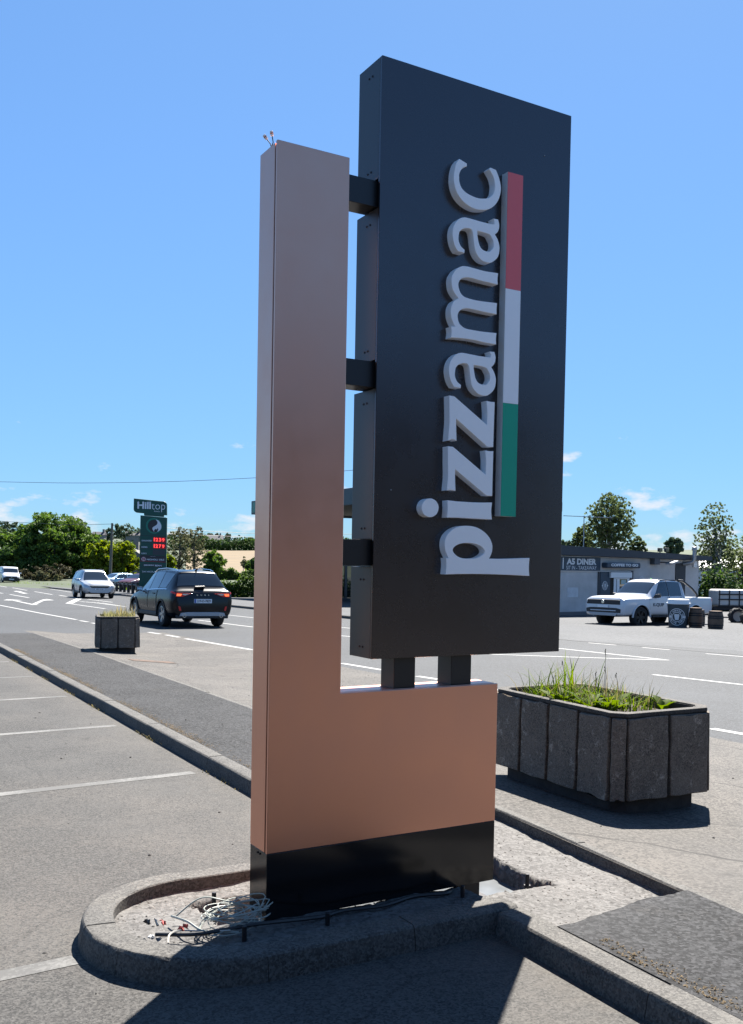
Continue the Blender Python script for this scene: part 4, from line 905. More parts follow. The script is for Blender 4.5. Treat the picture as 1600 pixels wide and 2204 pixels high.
def suv(label, paint, pos, rz, kind, T=None):
    """x forward. kind: 'rear' (dark car seen from behind) or 'front'"""
    T = thing('car', label, 'car'); r = .365
    sts = [st(-2.30, .36, .62, .76, .50, .80, .74, .76, .98, .72, 1.00, 1.01),
           st(-2.25, .30, .72, .86, .46, .91, .78, .86, 1.03, .80, 1.06, 1.07),
           st(-2.10, .27, .76, .91, .44, .945, .78, .90, 1.05, .74, 1.16, 1.20),
           st(-1.80, .25, .76, .92, .42, .95, .78, .905, 1.05, .60, 1.53, 1.60),
           st(-1.50, .24, .76, .92, .42, .95, .78, .905, 1.05, .60, 1.595, 1.655),
           st(-.80, .24, .76, .92, .42, .95, .78, .91, 1.03, .62, 1.63, 1.69),
           st(.0, .24, .76, .92, .42, .95, .76, .91, 1.00, .62, 1.61, 1.675),
           st(.45, .24, .76, .92, .42, .95, .76, .905, .99, .61, 1.53, 1.59),
           st(.95, .24, .76, .92, .42, .945, .76, .895, .99, .72, 1.17, 1.21),
           st(1.20, .24, .76, .92, .42, .94, .76, .88, .975, .74, 1.02, 1.06),
           st(1.80, .26, .74, .90, .44, .92, .74, .83, .90, .68, .96, .985),
           st(2.12, .28, .66, .82, .44, .86, .68, .76, .82, .60, .87, .90),
           st(2.28, .34, .50, .62, .46, .66, .62, .58, .72, .45, .74, .75)]
    if kind == 'front':   # a more upright, rounder tail
        sts[2] = st(-2.10, .27, .76, .90, .44, .93, .78, .88, 1.06, .74, 1.34, 1.38); sts[3] = st(-1.88, .25, .76, .91, .42, .94, .78, .89, 1.07, .69, 1.54, 1.60)
    lf = Loft(sts); AX = (-1.33, 1.38)
    body = body_with_arches(lf, paint, T, AX, r, .95)
    for x in AX:
        for sd in (-1, 1): wheel(T, x, sd * .815, r, .235, sd, M_RIM, 5 if kind == 'rear' else 6)
    # cladding over the arches and along the sill
    for x in AX:
        for sd in (-1, 1):
            b = MB()
            for k in range(15):
                a = math.pi * (k / 14) * 1.06 - .09
                for q in (1.10, 1.24): b.v.append((x + math.cos(a) * r * q, sd * (.948 if q < 1.2 else .952), r + math.sin(a) * r * q))
            for k in range(14): b.f.append((2 * k, 2 * k + 1, 2 * k + 3, 2 * k + 2)); b.mi.append(0)
            o = b.build('arch_trim', M_TRIM, T); sm = o.modifiers.new('solid', 'SOLIDIFY'); sm.thickness = .03; sm.offset = 0
    for sd in (-1, 1):
        b = MB(); b.box(-.92, .97, *sorted((sd * .90, sd * .945)), .30, .42); b.build('sill', M_TRIM, T, bevel=.02)
        sh = lambda a, c: (a, c)
        lf.patch(6.05, 7.65, 6.05, 6.93, sd, .006, shape=lambda a, c: (a * (1 - .45 * c), c)).build('side_window', M_GLASS, T, smooth=True)
        lf.patch(4.95, 5.98, 6.05, 6.93, sd, .006).build('side_window', M_GLASS, T, smooth=True)
        lf.patch(3.55, 4.88, 6.10, 6.90, sd, .006, shape=lambda a, c: (a * (1 - .35 * (1 - c)) + .35 * (1 - c), c)).build('side_window', M_GLASS, T, smooth=True)
        for u in (4.91, 6.01): lf.patch(u - .03, u + .03, 3.3, 7.0, sd, .008, 1, 10).build('door_seam', M_TRIM, T)
        for u in (5.15, 6.25):
            lf.patch(u, u + .25, 4.62, 4.75, sd, .02, 3, 2).build('door_handle', paint if kind == 'front' else M_TRIM, T)
        mirror(T, paint, .72, sd * .90, 1.08, sd)
        lf.patch(3.6, 7.6, 5.94, 6.04, sd, .010, 14, 1).build('belt_trim', M_TRIM if kind == 'front' else M_CHROME, T)
        b = MB(); P0 = lf.P(3.6, 7.5), lf.P(4.2, 7.5), lf.P(5.2, 7.5), lf.P(6.3, 7.5), lf.P(6.9, 7.3)
        b.tube([(p.x, p.y * sd, p.z + (.02 if i in (0, 4) else .055)) for i, p in enumerate(P0)], .016, 6); b.build('roof_rail', M_CHROME if kind == 'rear' else M_TRIM, T, smooth=True)
    lf.across(7.12, 8.95, 7.15, .007).build('windscreen', M_GLASS, T, smooth=True)
    lf.across(2.08, 2.92, 7.1, .007).build('rear_window', M_GLASS, T, smooth=True)
    # tail
    lf.across(2.95, 3.12, 7.2, .02, 2).build('spoiler', paint, T, smooth=True)
    for sd in (-1, 1):
        lf.patch(.55, 1.95, 4.75, 5.25, sd, .012, 6, 4, shape=lambda a, c: (a, c * (1 - .3 * a))).build('tail_light', M_TAIL, T, smooth=True)
        y0, y1 = sorted((sd * .36, sd * .80)); b = MB(); b.prism([(sd * .33, 1.00), (sd * .80, 1.02), (sd * .82, .90), (sd * .62, .90)], lambda u, v, d: (d, u, v), -2.318, -2.285); tl = b.build('tail_light', M_TAIL, T, bevel=.006)
        b = MB(); b.prism([(sd * .64, .985), (sd * .79, .99), (sd * .80, .925), (sd * .68, .92)], lambda u, v, d: (d, u, v), -2.326, -2.318); b.build('lit_lens', M_TAILON, tl)
        b = MB(); b.prism([(sd * .42, .985), (sd * .63, .985), (sd * .62, .955), (sd * .54, .945)], lambda u, v, d: (d, u, v), -2.324, -2.318); b.build('reverse_lens', M_LAMP, tl)
        b = MB(); b.prism([(sd * .68, .62), (sd * .74, .63), (sd * .71, .50), (sd * .65, .50)], lambda u, v, d: (d, u, v), -2.315, -2.28); b.build('reflector', M_TAIL, T)
        b = MB(); b.lathe([(.055, 0), (.055, -.05), (.043, -.05), (.04, .02)], 14, (-2.285, sd * .56, .36), 'x'); b.build('exhaust', M_CHROME, T, smooth=True)
    b = MB(); b.prism([(-.70, .34), (.70, .34), (.66, .44), (.44, .46), (-.44, .46), (-.66, .44)], lambda u, v, d: (d, u, v), -2.325, -2.25); b.build('skid_plate', M_GREYPL, T, bevel=.012)
    b = MB(); b.box(-2.28, -2.24, -.80, .80, .27, .38); b.build('bumper', M_TRIM, T, bevel=.02)
    b = MB(); b.box(-2.318, -2.295, -.27, .27, .72, .84); pt = b.build('number_plate', M_PLATE, T)
    b = MB(); b.box(-2.321, -2.317, .215, .262, .725, .835); b.build('plate_band', M_PLATEY, pt)
    if kind == 'rear':
        lettering('219-D-7829', lambda u, v: (-2.3205, -u - .025, .78 + v), M_INK, pt, .41, .072, .02)
        for k, ch in enumerate('KUGA'): lettering(ch, lambda u, v, k=k: (-2.312, .17 - k * .113 - u, .955 + v), M_CHROME, T, .045, .035, .02, 'badge')
        b = MB(); p = lf.P(2.25, 10); b.hexa([(-2.16, -.1, 1.16), (-2.16, .2, 1.15), (-2.10, .2, 1.16), (-2.10, -.1, 1.17)], [(-2.2, -.1, 1.21), (-2.2, .2, 1.19), (-2.13, .2, 1.22), (-2.13, -.1, 1.23)]); b.build('wiper', M_TRIM, T, bevel=.01)
        b = MB(); b.tube([(-1.62, 0, 1.64), (-1.72, 0, 1.70), (-1.80, 0, 1.71)], [.035, .03, .012], 6); b.build('antenna', M_TRIM, T, smooth=True)
    # nose
    for sd in (-1, 1):
        lf.patch(10.75, 11.7, 4.8, 5.6, sd, .012, 6, 4).build('headlight', M_LAMP, T, smooth=True)
    b = MB(); b.prism([(-.48, .62), (.48, .62), (.58, .76), (-.58, .76)], lambda u, v, d: (d, u, v), 2.20, 2.30); g = b.build('grille', M_TRIM, T, bevel=.02)
    b = MB(); b.box(2.298, 2.308, -.5, .5, .70, .715); b.build('grille_bar', M_CHROME, g)
    b = MB(); b.box(2.285, 2.30, -.26, .26, .50, .61); pt = b.build('number_plate', M_PLATE, T)
    b = MB(); b.box(2.16, 2.27, -.62, .62, .30, .44); b.build('bumper', M_TRIM, T, bevel=.03)
    if kind == 'front': lettering('MEZ 6768', lambda u, v: (2.3025, u, .555 + v), M_INK, pt, .40, .07, .02)
    x, y = pos; tilt_to_ground(T, x, y, rz); return T
M_BLACKPAINT = plain('black_paint', (.0025, .003, .005), .2, spec=.4, coat=.0); M_SILVER = plain('silver_paint', (.42, .44, .47), .3, metal=.35, coat=.5); M_WHITEPAINT = plain('white_paint', (.52, .54, .57), .28, coat=.4)
M_BLUEP = plain('silver_blue_paint', (.30, .42, .52), .3, metal=.4, coat=.4); M_REDP = plain('dull_red_paint', (.06, .010, .012), .35, coat=.3)
# dark car pulling away along the near lane
a, b_ = gp(347, 1349), gp(474, 1347); ax = (a + b_) / 2
suv('black SUV seen from behind with lit tail lights on the near lane', M_BLACKPAINT, (ax.x, ax.y + 1.33), R_(90), 'rear')
a, b_ = gp(181, 1287), gp(237, 1288.6); ax = (a + b_) / 2; hd = R_(-90 - 4)
suv('silver SUV driving towards the viewer on the far lane', M_SILVER, (ax.x - 1.38 * math.cos(hd), ax.y - 1.38 * math.sin(hd)), hd, 'front')

def van(label, pos, rz):
    T = thing('van', label, 'van'); r = .33
    sts = [st(-2.42, .40, .70, .84, .50, .87, .9, .86, 1.15, .74, 1.84, 1.88), st(-2.36, .34, .80, .93, .46, .95, .9, .94, 1.15, .80, 1.88, 1.95), st(-.6, .32, .80, .93, .46, .955, .9, .95, 1.15, .81, 1.90, 1.97),
           st(.9, .32, .80, .93, .46, .955, .9, .95, 1.15, .80, 1.88, 1.94), st(1.25, .32, .80, .93, .46, .95, .9, .945, 1.14, .77, 1.78, 1.83), st(1.80, .32, .80, .92, .46, .94, .9, .92, 1.10, .78, 1.24, 1.28),
           st(2.15, .32, .78, .90, .46, .92, .78, .88, .98, .76, 1.06, 1.09), st(2.38, .34, .70, .82, .46, .84, .68, .80, .84, .64, .88, .90), st(2.45, .40, .6, .7, .48, .72, .62, .68, .74, .5, .76, .77)]
    lf = Loft(sts); AX = (-1.45, 1.52); body_with_arches(lf, M_WHITEPAINT, T, AX, r, .95)
    for x in AX:
        for sd in (-1, 1): wheel(T, x, sd * .82, r, .22, sd, M_RIM)
    lf.across(4.2, 4.93, 7.1, .008).build('windscreen', M_GLASS, T, smooth=True)
    for sd in (-1, 1):
        lf.patch(3.05, 4.7, 6.1, 6.92, sd, .007, shape=lambda a, c: (a * (1 - .5 * c), c)).build('side_window', M_GLASS, T, smooth=True)
        lf.patch(6.15, 6.85, 4.6, 5.4, sd, .012, 5, 4).build('headlight', M_LAMP, T, smooth=True); mirror(T, M_WHITEPAINT, 1.55, sd * .93, 1.25, sd)
    b = MB(); b.prism([(-.86, .36), (.86, .36), (.88, .70), (.60, .80), (-.60, .80), (-.88, .70)], lambda u, v, d: (d, u, v), 2.30, 2.47); b.build('bumper', M_TRIM, T, bevel=.04)
    b = MB(); b.box(2.40, 2.475, -.55, .55, .79, .86); b.build('grille', M_TRIM, T)
    b = MB(); b.lathe([(0, .02), (.07, .02), (.07, 0)], 14, (2.47, 0, .83), 'x'); b.build('emblem', M_CHROME, T)
    box_part('number_plate', T, M_PLATE, 2.47, 2.482, -.26, .26, .50, .61); 
    p = lf.P(5.4, 10); b = MB(); b.hexa([(p.x + .02, -.42, p.z - .005), (p.x + .02, .12, p.z - .005), (p.x + .07, .12, p.z - .02), (p.x + .07, -.42, p.z - .02)], [(p.x - .05, -.42, p.z + .05), (p.x - .05, .12, p.z + .05), (p.x + .0, .12, p.z + .035), (p.x + .0, -.42, p.z + .035)]); b.build('bonnet_sticker', plain('orange_vinyl', (.6, .28, .03), .5), T)
    tilt_to_ground(T, *pos, rz)
v = gp(23, 1257.5); van('white panel van with dark bumper coming over the crest at far left', (v.x + .1, v.y + 2), R_(-92))

def pickup(label, pos, rz):
    T = thing('pickup_truck', label, 'pickup truck'); r = .40
    sts = [st(-2.60, .52, .72, .84, .60, .90, .80, .88, 1.10, .80, 1.12, 1.12), st(-2.55, .50, .80, .92, .58, .95, .80, .93, 1.13, .86, 1.16, 1.16), st(-1.0, .46, .80, .93, .56, .955, .80, .94, 1.13, .87, 1.16, 1.16),
           st(-.98, .46, .80, .93, .56, .955, .80, .94, 1.12, .86, 1.17, 1.18), st(-.90, .45, .80, .93, .54, .955, .80, .94, 1.13, .76, 1.66, 1.70), st(-.70, .45, .80, .93, .54, .955, .80, .94, 1.13, .73, 1.75, 1.80), st(.0, .45, .80, .93, .54, .955, .80, .94, 1.11, .735, 1.77, 1.83),
           st(.45, .45, .80, .93, .54, .955, .80, .935, 1.10, .71, 1.70, 1.75), st(1.05, .45, .80, .93, .54, .955, .80, .93, 1.10, .77, 1.24, 1.28), st(1.25, .45, .80, .93, .54, .955, .80, .93, 1.09, .78, 1.15, 1.19),
           st(2.05, .45, .80, .92, .54, .95, .80, .92, 1.07, .80, 1.15, 1.18), st(2.42, .44, .80, .92, .52, .945, .80, .90, 1.05, .76, 1.12, 1.14), st(2.52, .46, .76, .87, .54, .90, .76, .86, 1.0, .70, 1.07, 1.085), st(2.57, .50, .70, .80, .58, .83, .74, .79, .94, .62, .99, 1.0)]
    lf = Loft(sts); AX = (-1.55, 1.56); body_with_arches(lf, M_WHITEPAINT, T, AX, r, .955, 1.17)
    for x in AX:
        for sd in (-1, 1): wheel(T, x, sd * .81, r, .27, sd, M_RIMB, 6)
    lf.across(7.12, 7.95, 7.15, .008).build('windscreen', M_GLASS, T, smooth=True)
    lf.across(4.05, 4.9, 7.3, .008).build('rear_window', M_GLASS, T, smooth=True)
    for sd in (-1, 1):
        lf.patch(6.03, 7.75, 6.05, 6.92, sd, .007, shape=lambda a, c: (a * (1 - .52 * c), c)).build('side_window', M_GLASS, T, smooth=True)
        lf.patch(4.85, 5.96, 6.05, 6.92, sd, .007).build('side_window', M_GLASS, T, smooth=True)
        for u in (4.55, 5.99, 8.2): lf.patch(u - .02, u + .02, 3.5, 6.0 if u > 8 else 7.0, sd, .008, 1, 10).build('door_seam', M_TRIM, T)
        for u in (4.9, 6.1): lf.patch(u, u + .22, 5.25, 5.4, sd, .02, 3, 2).build('door_handle', M_TRIM, T)
        mirror(T, M_TRIM, .80, sd * .93, 1.20, sd)
        lf.patch(10.9, 11.75, 5.05, 5.8, sd, .014, 6, 4).build('headlight', M_LAMP, T, smooth=True)
        lf.patch(.3, .95, 4.6, 5.6, sd, .012, 4, 4).build('tail_light', M_TAIL, T, smooth=True)
        b = MB(); b.box(-.9, 1.0, *sorted((sd * .90, sd * 1.02)), .40, .46); b.build('side_step', M_TRIM, T, bevel=.02)
        for x in AX:
            b = MB()
            for k in range(15):
                a = math.pi * k / 14
                for q in (1.15, 1.27): b.v.append((x + math.cos(a) * r * q, sd * (.96 if q < 1.2 else .955), r + math.sin(a) * r * q))
            for k in range(14): b.f.append((2 * k, 2 * k + 1, 2 * k + 3, 2 * k + 2)); b.mi.append(0)
            o = b.build('arch_flare', M_WHITEPAINT, T); sm = o.modifiers.new('solid', 'SOLIDIFY'); sm.thickness = .05; sm.offset = 0
        b = MB(); b.tube([(-.75, sd * .74, 1.80), (-.98, sd * .76, 1.79), (-1.5, sd * .80, 1.50), (-1.75, sd * .82, 1.30), (-1.85, sd * .82, 1.12)], .045, 8); b.build('roll_bar', M_TRIM, T, smooth=True)
        b = MB(); b.tube([(-.85, sd * .70, 1.80), (.35, sd * .69, 1.80)], .022, 6); b.build('roof_rail', M_TRIM, T, smooth=True)
        lettering('K-QUIP', lambda u, v, sd=sd: (.62 - u * sd * -1 * -1 if sd > 0 else .62 + u, sd * .962, .86 + v), plain('decal_teal', (.01, .03, .06), .5), T, .62, .15, .03, 'door_decal')
    b = MB(); b.prism([(-.82, .86), (.82, .86), (.78, 1.04), (-.78, 1.04)], lambda u, v, d: (d, u, v), 2.42, 2.585); b.build('grille', M_TRIM, T, bevel=.02)
    b = MB(); b.lathe([(0, .02), (.07, .02), (.075, 0)], 16, (2.582, 0, .96), 'x'); b.build('emblem', M_CHROME, T, smooth=True)
    b = MB(); b.prism([(-.82, .56), (.82, .56), (.84, .70), (.62, .74), (-.62, .74), (-.84, .70)], lambda u, v, d: (d, u, v), 2.44, 2.585); b.build('lower_grille', M_TRIM, T, bevel=.015)
    b = MB(); b.box(2.57, 2.60, -.62, .62, .62, .655); b.build('bumper_bar', M_WHITEPAINT, T, bevel=.01)
    b = MB(); b.prism([(-.6, .44), (.6, .44), (.72, .55), (-.72, .55)], lambda u, v, d: (d, u, v), 2.44, 2.59); b.build('skid_plate', M_GREYPL, T, bevel=.015)
    b = MB(); b.box(2.585, 2.60, -.26, .26, .745, .845); b.build('number_plate', M_PLATE, T)
    b = MB(); b.lathe([(.03, 0), (.035, .03), (0, .05)], 8, (-.98, -.76, 1.83)); b.build('marker_lamp', plain('green_lamp', (.2, .6, .1), .3), T)
    b = MB(); b.box(-2.70, -2.58, -.80, .80, .46, .60); b.build('bumper', M_TRIM, T, bevel=.03)
    tilt_to_ground(T, *pos, rz); return T
fw = gp(1374, 1352); hd = R_(180 + 4)       # left front wheel on the ground
L_ = Vector((math.cos(hd), math.sin(hd))); Lw = Vector((-L_.y, L_.x))
pc = Vector((fw.x, fw.y)) - L_ * 1.56 - Lw * .81
pickup('white pickup truck parked side-on in front of the diner', (pc.x, pc.y), hd)

def hatch(label, paint, pos, rz):
    T = thing('car', label, 'car', group='cars parked at the filling station'); r = .32
    sts = [st(-2.05, .34, .6, .74, .48, .78, .7, .74, .92, .68, .95, .96), st(-1.98, .28, .70, .84, .44, .87, .74, .83, .98, .72, 1.06, 1.10), st(-1.6, .25, .72, .86, .42, .89, .74, .85, .98, .62, 1.36, 1.41), st(-.8, .24, .72, .87, .40, .895, .72, .86, .96, .62, 1.44, 1.49),
           st(.1, .24, .72, .87, .40, .895, .70, .86, .94, .61, 1.40, 1.45), st(.95, .24, .72, .87, .40, .89, .70, .85, .92, .68, 1.0, 1.04), st(1.6, .25, .70, .85, .40, .87, .68, .80, .84, .62, .88, .90), st(2.0, .30, .55, .68, .44, .72, .62, .66, .72, .5, .74, .75)]
    lf = Loft(sts); body_with_arches(lf, paint, T, (-1.25, 1.25), r, .89)
    for x in (-1.25, 1.25):
        for sd in (-1, 1): wheel(T, x, sd * .77, r, .2, sd, M_RIM)
    lf.across(4.15, 4.95, 7.1, .007).build('windscreen', M_GLASS, T, smooth=True); lf.across(1.1, 1.9, 7.1, .007).build('rear_window', M_GLASS, T, smooth=True)
    for sd in (-1, 1):
        lf.patch(3.05, 4.7, 6.05, 6.92, sd, .006, shape=lambda a, c: (a * (1 - .5 * c), c)).build('side_window', M_GLASS, T, smooth=True); lf.patch(1.9, 2.95, 6.05, 6.92, sd, .006, shape=lambda a, c: (a * (1 - .3 * c) + .3 * c, c)).build('side_window', M_GLASS, T, smooth=True)
        lf.patch(5.8, 6.7, 4.8, 5.5, sd, .01, 5, 4).build('headlight', M_LAMP, T, smooth=True); mirror(T, paint, .7, sd * .84, .98, sd)
    tilt_to_ground(T, *pos, rz); T.location.z += fore_h(pos[0], pos[1]); return T
p = gp(268, 1268, .1); hatch('pale blue silver car parked behind the railing by the fuel sign', M_BLUEP, (p.x, p.y + 3), R_(200))
p = gp(283, 1271, .1); hatch('dull red car parked behind the railing next to the fuel sign', M_REDP, (p.x + 1, p.y + 1.2), R_(215))

# ================================================================== FILLING STATION PRICE SIGN
M_DKGREEN = plain('sign_green', (.004, .065, .05), .4, spec=.4); M_GREEN2 = plain('ring_green', (.0, .16, .11), .4); M_NAVYBLK = plain('sign_black', (.012, .012, .018), .4); M_SIGNW = plain('sign_white', (.62, .66, .72), .5)
M_LED = plain('led_red', (.3, .0, .0), .4, emit=(1.0, .06, .06), estr=.42); M_LEDOFF = plain('led_panel', (.03, .035, .045), .5)
HZ = 70.0; hb_ = gp(330, 1279, .1); HZ = (hb_ - CAM).dot(AX_F); ppm = F_PX / HZ
he = Vector((.93, -.37, 0)).normalized(); HS = thing('fuel_price_sign', 'tall green filling station price sign with red lit prices', 'sign', (hb_.x, hb_.y, gz(hb_.x, hb_.y) + .10), math.atan2(he.y, he.x))
cosf = abs(he.dot(AX_R))
def hl(px, py):   # local x (width), z (height) of a pixel on the sign face
    return ((px - 330) / ppm / cosf + (py - 1279) * .0182 / ppm * 0, (1279 - py - (px - 330) * .03) / ppm)
def hpoly(pts): return [hl(280 + x / 17.78, 1065 + y / 17.78) for x, y in pts]
HX = lambda u, v, d: (u, d, v)
b = MB()
arc = lambda cx, cy_, r, a0, a1: [(cx + r * math.cos(R_(a)), cy_ + r * math.sin(R_(a))) for a in np.linspace(a0, a1, 6)]
b.prism(hpoly([(135, 185)] + arc(1230, 370, 130, -85, 0) + [(1365, 760), (1250, 755), (1250, 830), (515, 810), (515, 730)] + arc(260, 590, 128, 95, 178)), HX, -.02, .42); b.build('head_panel', M_DKGREEN, HS, bevel=.03)
b = MB(); b.prism(hpoly([(385, 815), (1370, 850), (1355, 3870), (360, 3870)]), HX, 0, .40); bp = b.build('body_panel', M_DKGREEN, HS, bevel=.02)
def hplate(name, x0, y0, x1, y1, mat, d=.012, par=None):
    b = MB(); b.prism(hpoly([(x0, y0), (x1, y0 + (x1 - x0) * .0), (x1, y1), (x0, y1)]), HX, -d, -.0005); return b.build(name, mat, par or HS)
def htext(txt, x0, y0, x1, y1, mat, bold=.02, d=.02, par=None):
    a, c = hl(280 + x0 / 17.78, 1065 + y1 / 17.78), hl(280 + x1 / 17.78, 1065 + y0 / 17.78)
    return lettering(txt, lambda u, v: ((a[0] + c[0]) / 2 + u, -d, (a[1] + c[1]) / 2 + v), mat, par or HS, c[0] - a[0], c[1] - a[1], bold)
htext('Hill', 270, 285, 770, 570, M_SIGNW, .035, .03); htext('top', 790, 330, 1300, 665, M_SIGNW, -.008, .03); htext('fuels', 890, 600, 1090, 660, M_SIGNW, .0, .03)
def disc(name, cx, cy_, r, mat, d, n=28, hole=0):
    cu = bpy.data.curves.new('c', 'CURVE'); cu.dimensions = '2D'; cu.fill_mode = 'BOTH'; cu.extrude = .008
    for rr_ in ([r, hole] if hole else [r]):
        s_ = cu.splines.new('POLY'); s_.points.add(n - 1); s_.use_cyclic_u = True
        for k, q in enumerate(s_.points): a = 2 * math.pi * k / n; u, v = hl(280 + (cx + rr_ * math.cos(a)) / 17.78, 1065 + (cy_ + rr_ * math.sin(a)) / 17.78); q.co = (u, v, 0, 1)
    me = curve_mesh(cu)
    for v in me.vertices: v.co = (v.co.x, -d - v.co.z, v.co.y)
    return link(name, me, mat, HS)
disc('emblem_ring', 890, 1190, 300, M_GREEN2, .010, hole=235); disc('emblem_disc', 910, 1200, 240, M_NAVYBLK, .012)
flame = [(950, 945, 1), (1060, 985), (1140, 1100), (1165, 1220), (1120, 1340), (1000, 1425, 1), (1050, 1340), (1040, 1260, 1), (985, 1335, 1), (960, 1300), (900, 1360), (905, 1430, 1), (840, 1330), (850, 1250), (930, 1190), (1000, 1130), (1020, 1040)]
b = MB(); cu = bpy.data.curves.new('c', 'CURVE'); cu.dimensions = '2D'; cu.fill_mode = 'BOTH'; cu.extrude = .006
s_ = cu.splines.new('POLY'); pts = spline(flame, 3); s_.points.add(len(pts) - 1); s_.use_cyclic_u = True
for q, p in zip(s_.points, pts): u, v = hl(280 + p[0] / 17.78, 1065 + p[1] / 17.78); q.co = (u, v, 0, 1)
me = curve_mesh(cu)
for v in me.vertices: v.co = (v.co.x, -.026 - v.co.z, v.co.y)
link('flame_emblem', me, M_SIGNW, HS)
o2 = 85 * 17.78
for y in (65, 320, 560, 820, 1060, 1290, 1500): hplate('panel_joint', 400, o2 + y - 7, 1355, o2 + y + 7, M_NAVYBLK, .006)
htext('UNLEADED', 440, o2 + 225, 820, o2 + 290, M_SIGNW); htext('DIESEL', 440, o2 + 475, 670, o2 + 535, M_SIGNW); htext('KERO', 440, o2 + 720, 630, o2 + 775, M_SIGNW)
for y, t_ in ((105, '123.9'), (350, '127.9')):
    pnl = hplate('price_display', 875, o2 + y, 1325, o2 + y + 190, plain('led_back', (.02, .0, .0), .5, emit=(.5, .0, .01), estr=.06), .014)
    dx = 890
    for ch, wd_ in zip(t_.replace('.', ''), (60, 115, 115, 110)): htext(ch, dx, o2 + y + 25, dx + wd_ - 22 if ch != '1' else dx + 45, o2 + y + 165, M_LED, .045, .022, pnl); dx += wd_ + 6
hplate('price_display', 860, o2 + 600, 1310, o2 + 780, M_LEDOFF, .014)
bn = hplate('sponsor_panel', 395, o2 + 825, 1345, o2 + 1055, M_NAVYBLK, .014); hplate('red_stripe', 395, o2 + 1035, 1345, o2 + 1052, plain('stripe_red', (.3, .02, .03), .5), .018, bn)
disc('round_badge', 520, o2 + 965, 82, plain('badge_pink', (.55, .42, .45), .5), .016); htext('N', 475, o2 + 905, 565, o2 + 1020, plain('badge_red', (.22, .01, .03), .5), .04, .03)
htext('NICHOLL OILS', 640, o2 + 925, 1285, o2 + 1005, M_SIGNW, .03, .03, bn); htext('inpartnership', 770, o2 + 835, 960, o2 + 862, M_SIGNW, .0, .03, bn)
cf = hplate('cafe_panel', 505, o2 + 1140, 1215, o2 + 1235, M_NAVYBLK, .014); htext("SMOKIN'", 530, o2 + 1155, 915, o2 + 1220, M_SIGNW, .03, .03, cf); htext('BEAN', 945, o2 + 1155, 1190, o2 + 1220, M_SIGNW, .03, .03, cf)
htext('24 HOUR', 470, o2 + 1400, 1030, o2 + 1475, M_SIGNW, .02)

# railing in front of the parked cars
rl = thing('railing', 'dark low railing beside the far road edge near the fuel sign', 'railing')
pa, pb = gp(244, 1272, .1), gp(296, 1279, .1)
for k in range(7):
    p = pa.lerp(pb, k / 6); b = MB(); b.box(p.x - .09, p.x + .09, p.y - .09, p.y + .09, gz(p.x, p.y) + .05, gz(p.x, p.y) + .85); b.build('post', M_STEEL, rl, bevel=.01)
b = MB(); b.tube([(pa.x, pa.y, pa.z + .62), (pb.x, pb.y, pb.z + .62)], .05, 6); b.build('rail', M_STEEL, rl)
# poles and wires
M_POLE = plain('pole_wood', (.13, .115, .10), .9, var=.3, vscale=10)
def pole(label, foot, top, r):
    T = thing('utility_pole', label, 'pole', foot); d = Vector(top) - Vector(foot); b = MB(); b.tube([(0, 0, -.4), d * .5, d], [r * 1.2, r, r * .8], 8); b.build('shaft', M_POLE, T, smooth=True)
    b = MB(); b.tube([d * .97 + Vector((-.05, -.1, 0)), d * .97 + Vector((.25, -.1, 0))], .05, 5); b.build('insulator', M_STEEL, T); return T
pf = gp(236.5, 1262, .0); pz = (pf - CAM).dot(AX_F); ptop = at(242, 1126, pz); pole('leaning wooden utility pole left of the fuel sign', pf, ptop, .16)
def wire(label, pts, r=.012):
    b = MB(); b.tube(bez(pts, 8), r, 4); tag(b.build('overhead_wire', M_CABLEB), label, 'wire', 'overhead wires')
wire('thin overhead wire crossing the sky left of the totem', [at(-200, 1033, 60), at(0, 1037, 57), at(160, 1039.5, 55), at(330, 1037.5, 52), at(480, 1032, 50), at(600, 1025, 48), at(760, 1012, 46)], .011)
wire('service wire from the wooden pole over the trees to the left', [ptop + Vector((0, 0, -.1)), at(150, 1129, 118), at(40, 1124, 128), at(-120, 1115, 140)], .022)
for dy, lab in ((0, 'upper distant wire right of the fuel sign'), (12, 'lower distant wire right of the fuel sign')):
    wire(lab, [at(357, 1136 + dy, 130), at(430, 1142 + dy * .8, 134), at(560, 1148 + dy * .7, 140), at(800, 1150 + dy, 150)], .03)

# ================================================================== CANOPY, SHOP AND PUMPS
CZ = 62.0
A_ = at(541, 1106, 68); B_ = at(742, 1086, 54)
cl = Vector((B_.x - A_.x, B_.y - A_.y, 0)); clen = cl.length; cd = cl.normalized(); zb_ = 4.55
CN = thing('canopy', 'dark green edged filling station canopy seen behind the totem', 'canopy', (A_.x, A_.y, 0), math.atan2(cd.y, cd.x)); zc0 = (A_.z + B_.z) / 2 - .05
M_CANO = plain('canopy_fascia', (.03, .05, .06), .5); M_SOFF = plain('canopy_soffit', (.05, .045, .04), .7)
b = MB(); b.box(0, clen + 1.5, 0, .15, zc0, zc0 + .95); b.build('fascia', M_CANO, CN, bevel=.03)
b = MB(); b.box(0, .15, .151, 14, zc0, zc0 + .95); b.build('fascia', M_CANO, CN, bevel=.03)
for k in range(3): b = MB(); b.box(.3 + k * 5.0, .9 + k * 5.0, -.03, -.002, zc0 + .12, zc0 + .84); b.build('green_panel', M_GREEN2, CN)
b = MB(); b.box(.1501, clen + 1.5, .1501, 14, zc0 + .15, zc0 + .7); b.build('soffit', M_SOFF, CN)
gzc = gz(A_.x + 8, A_.y) + .1
for x, y in ((6, 3), (6, 11)):
    b = MB(); b.box(x - .2, x + .2, y - .2, y + .2, gzc - .3, zc0 + .16); b.build('column', M_SIGNW, CN)
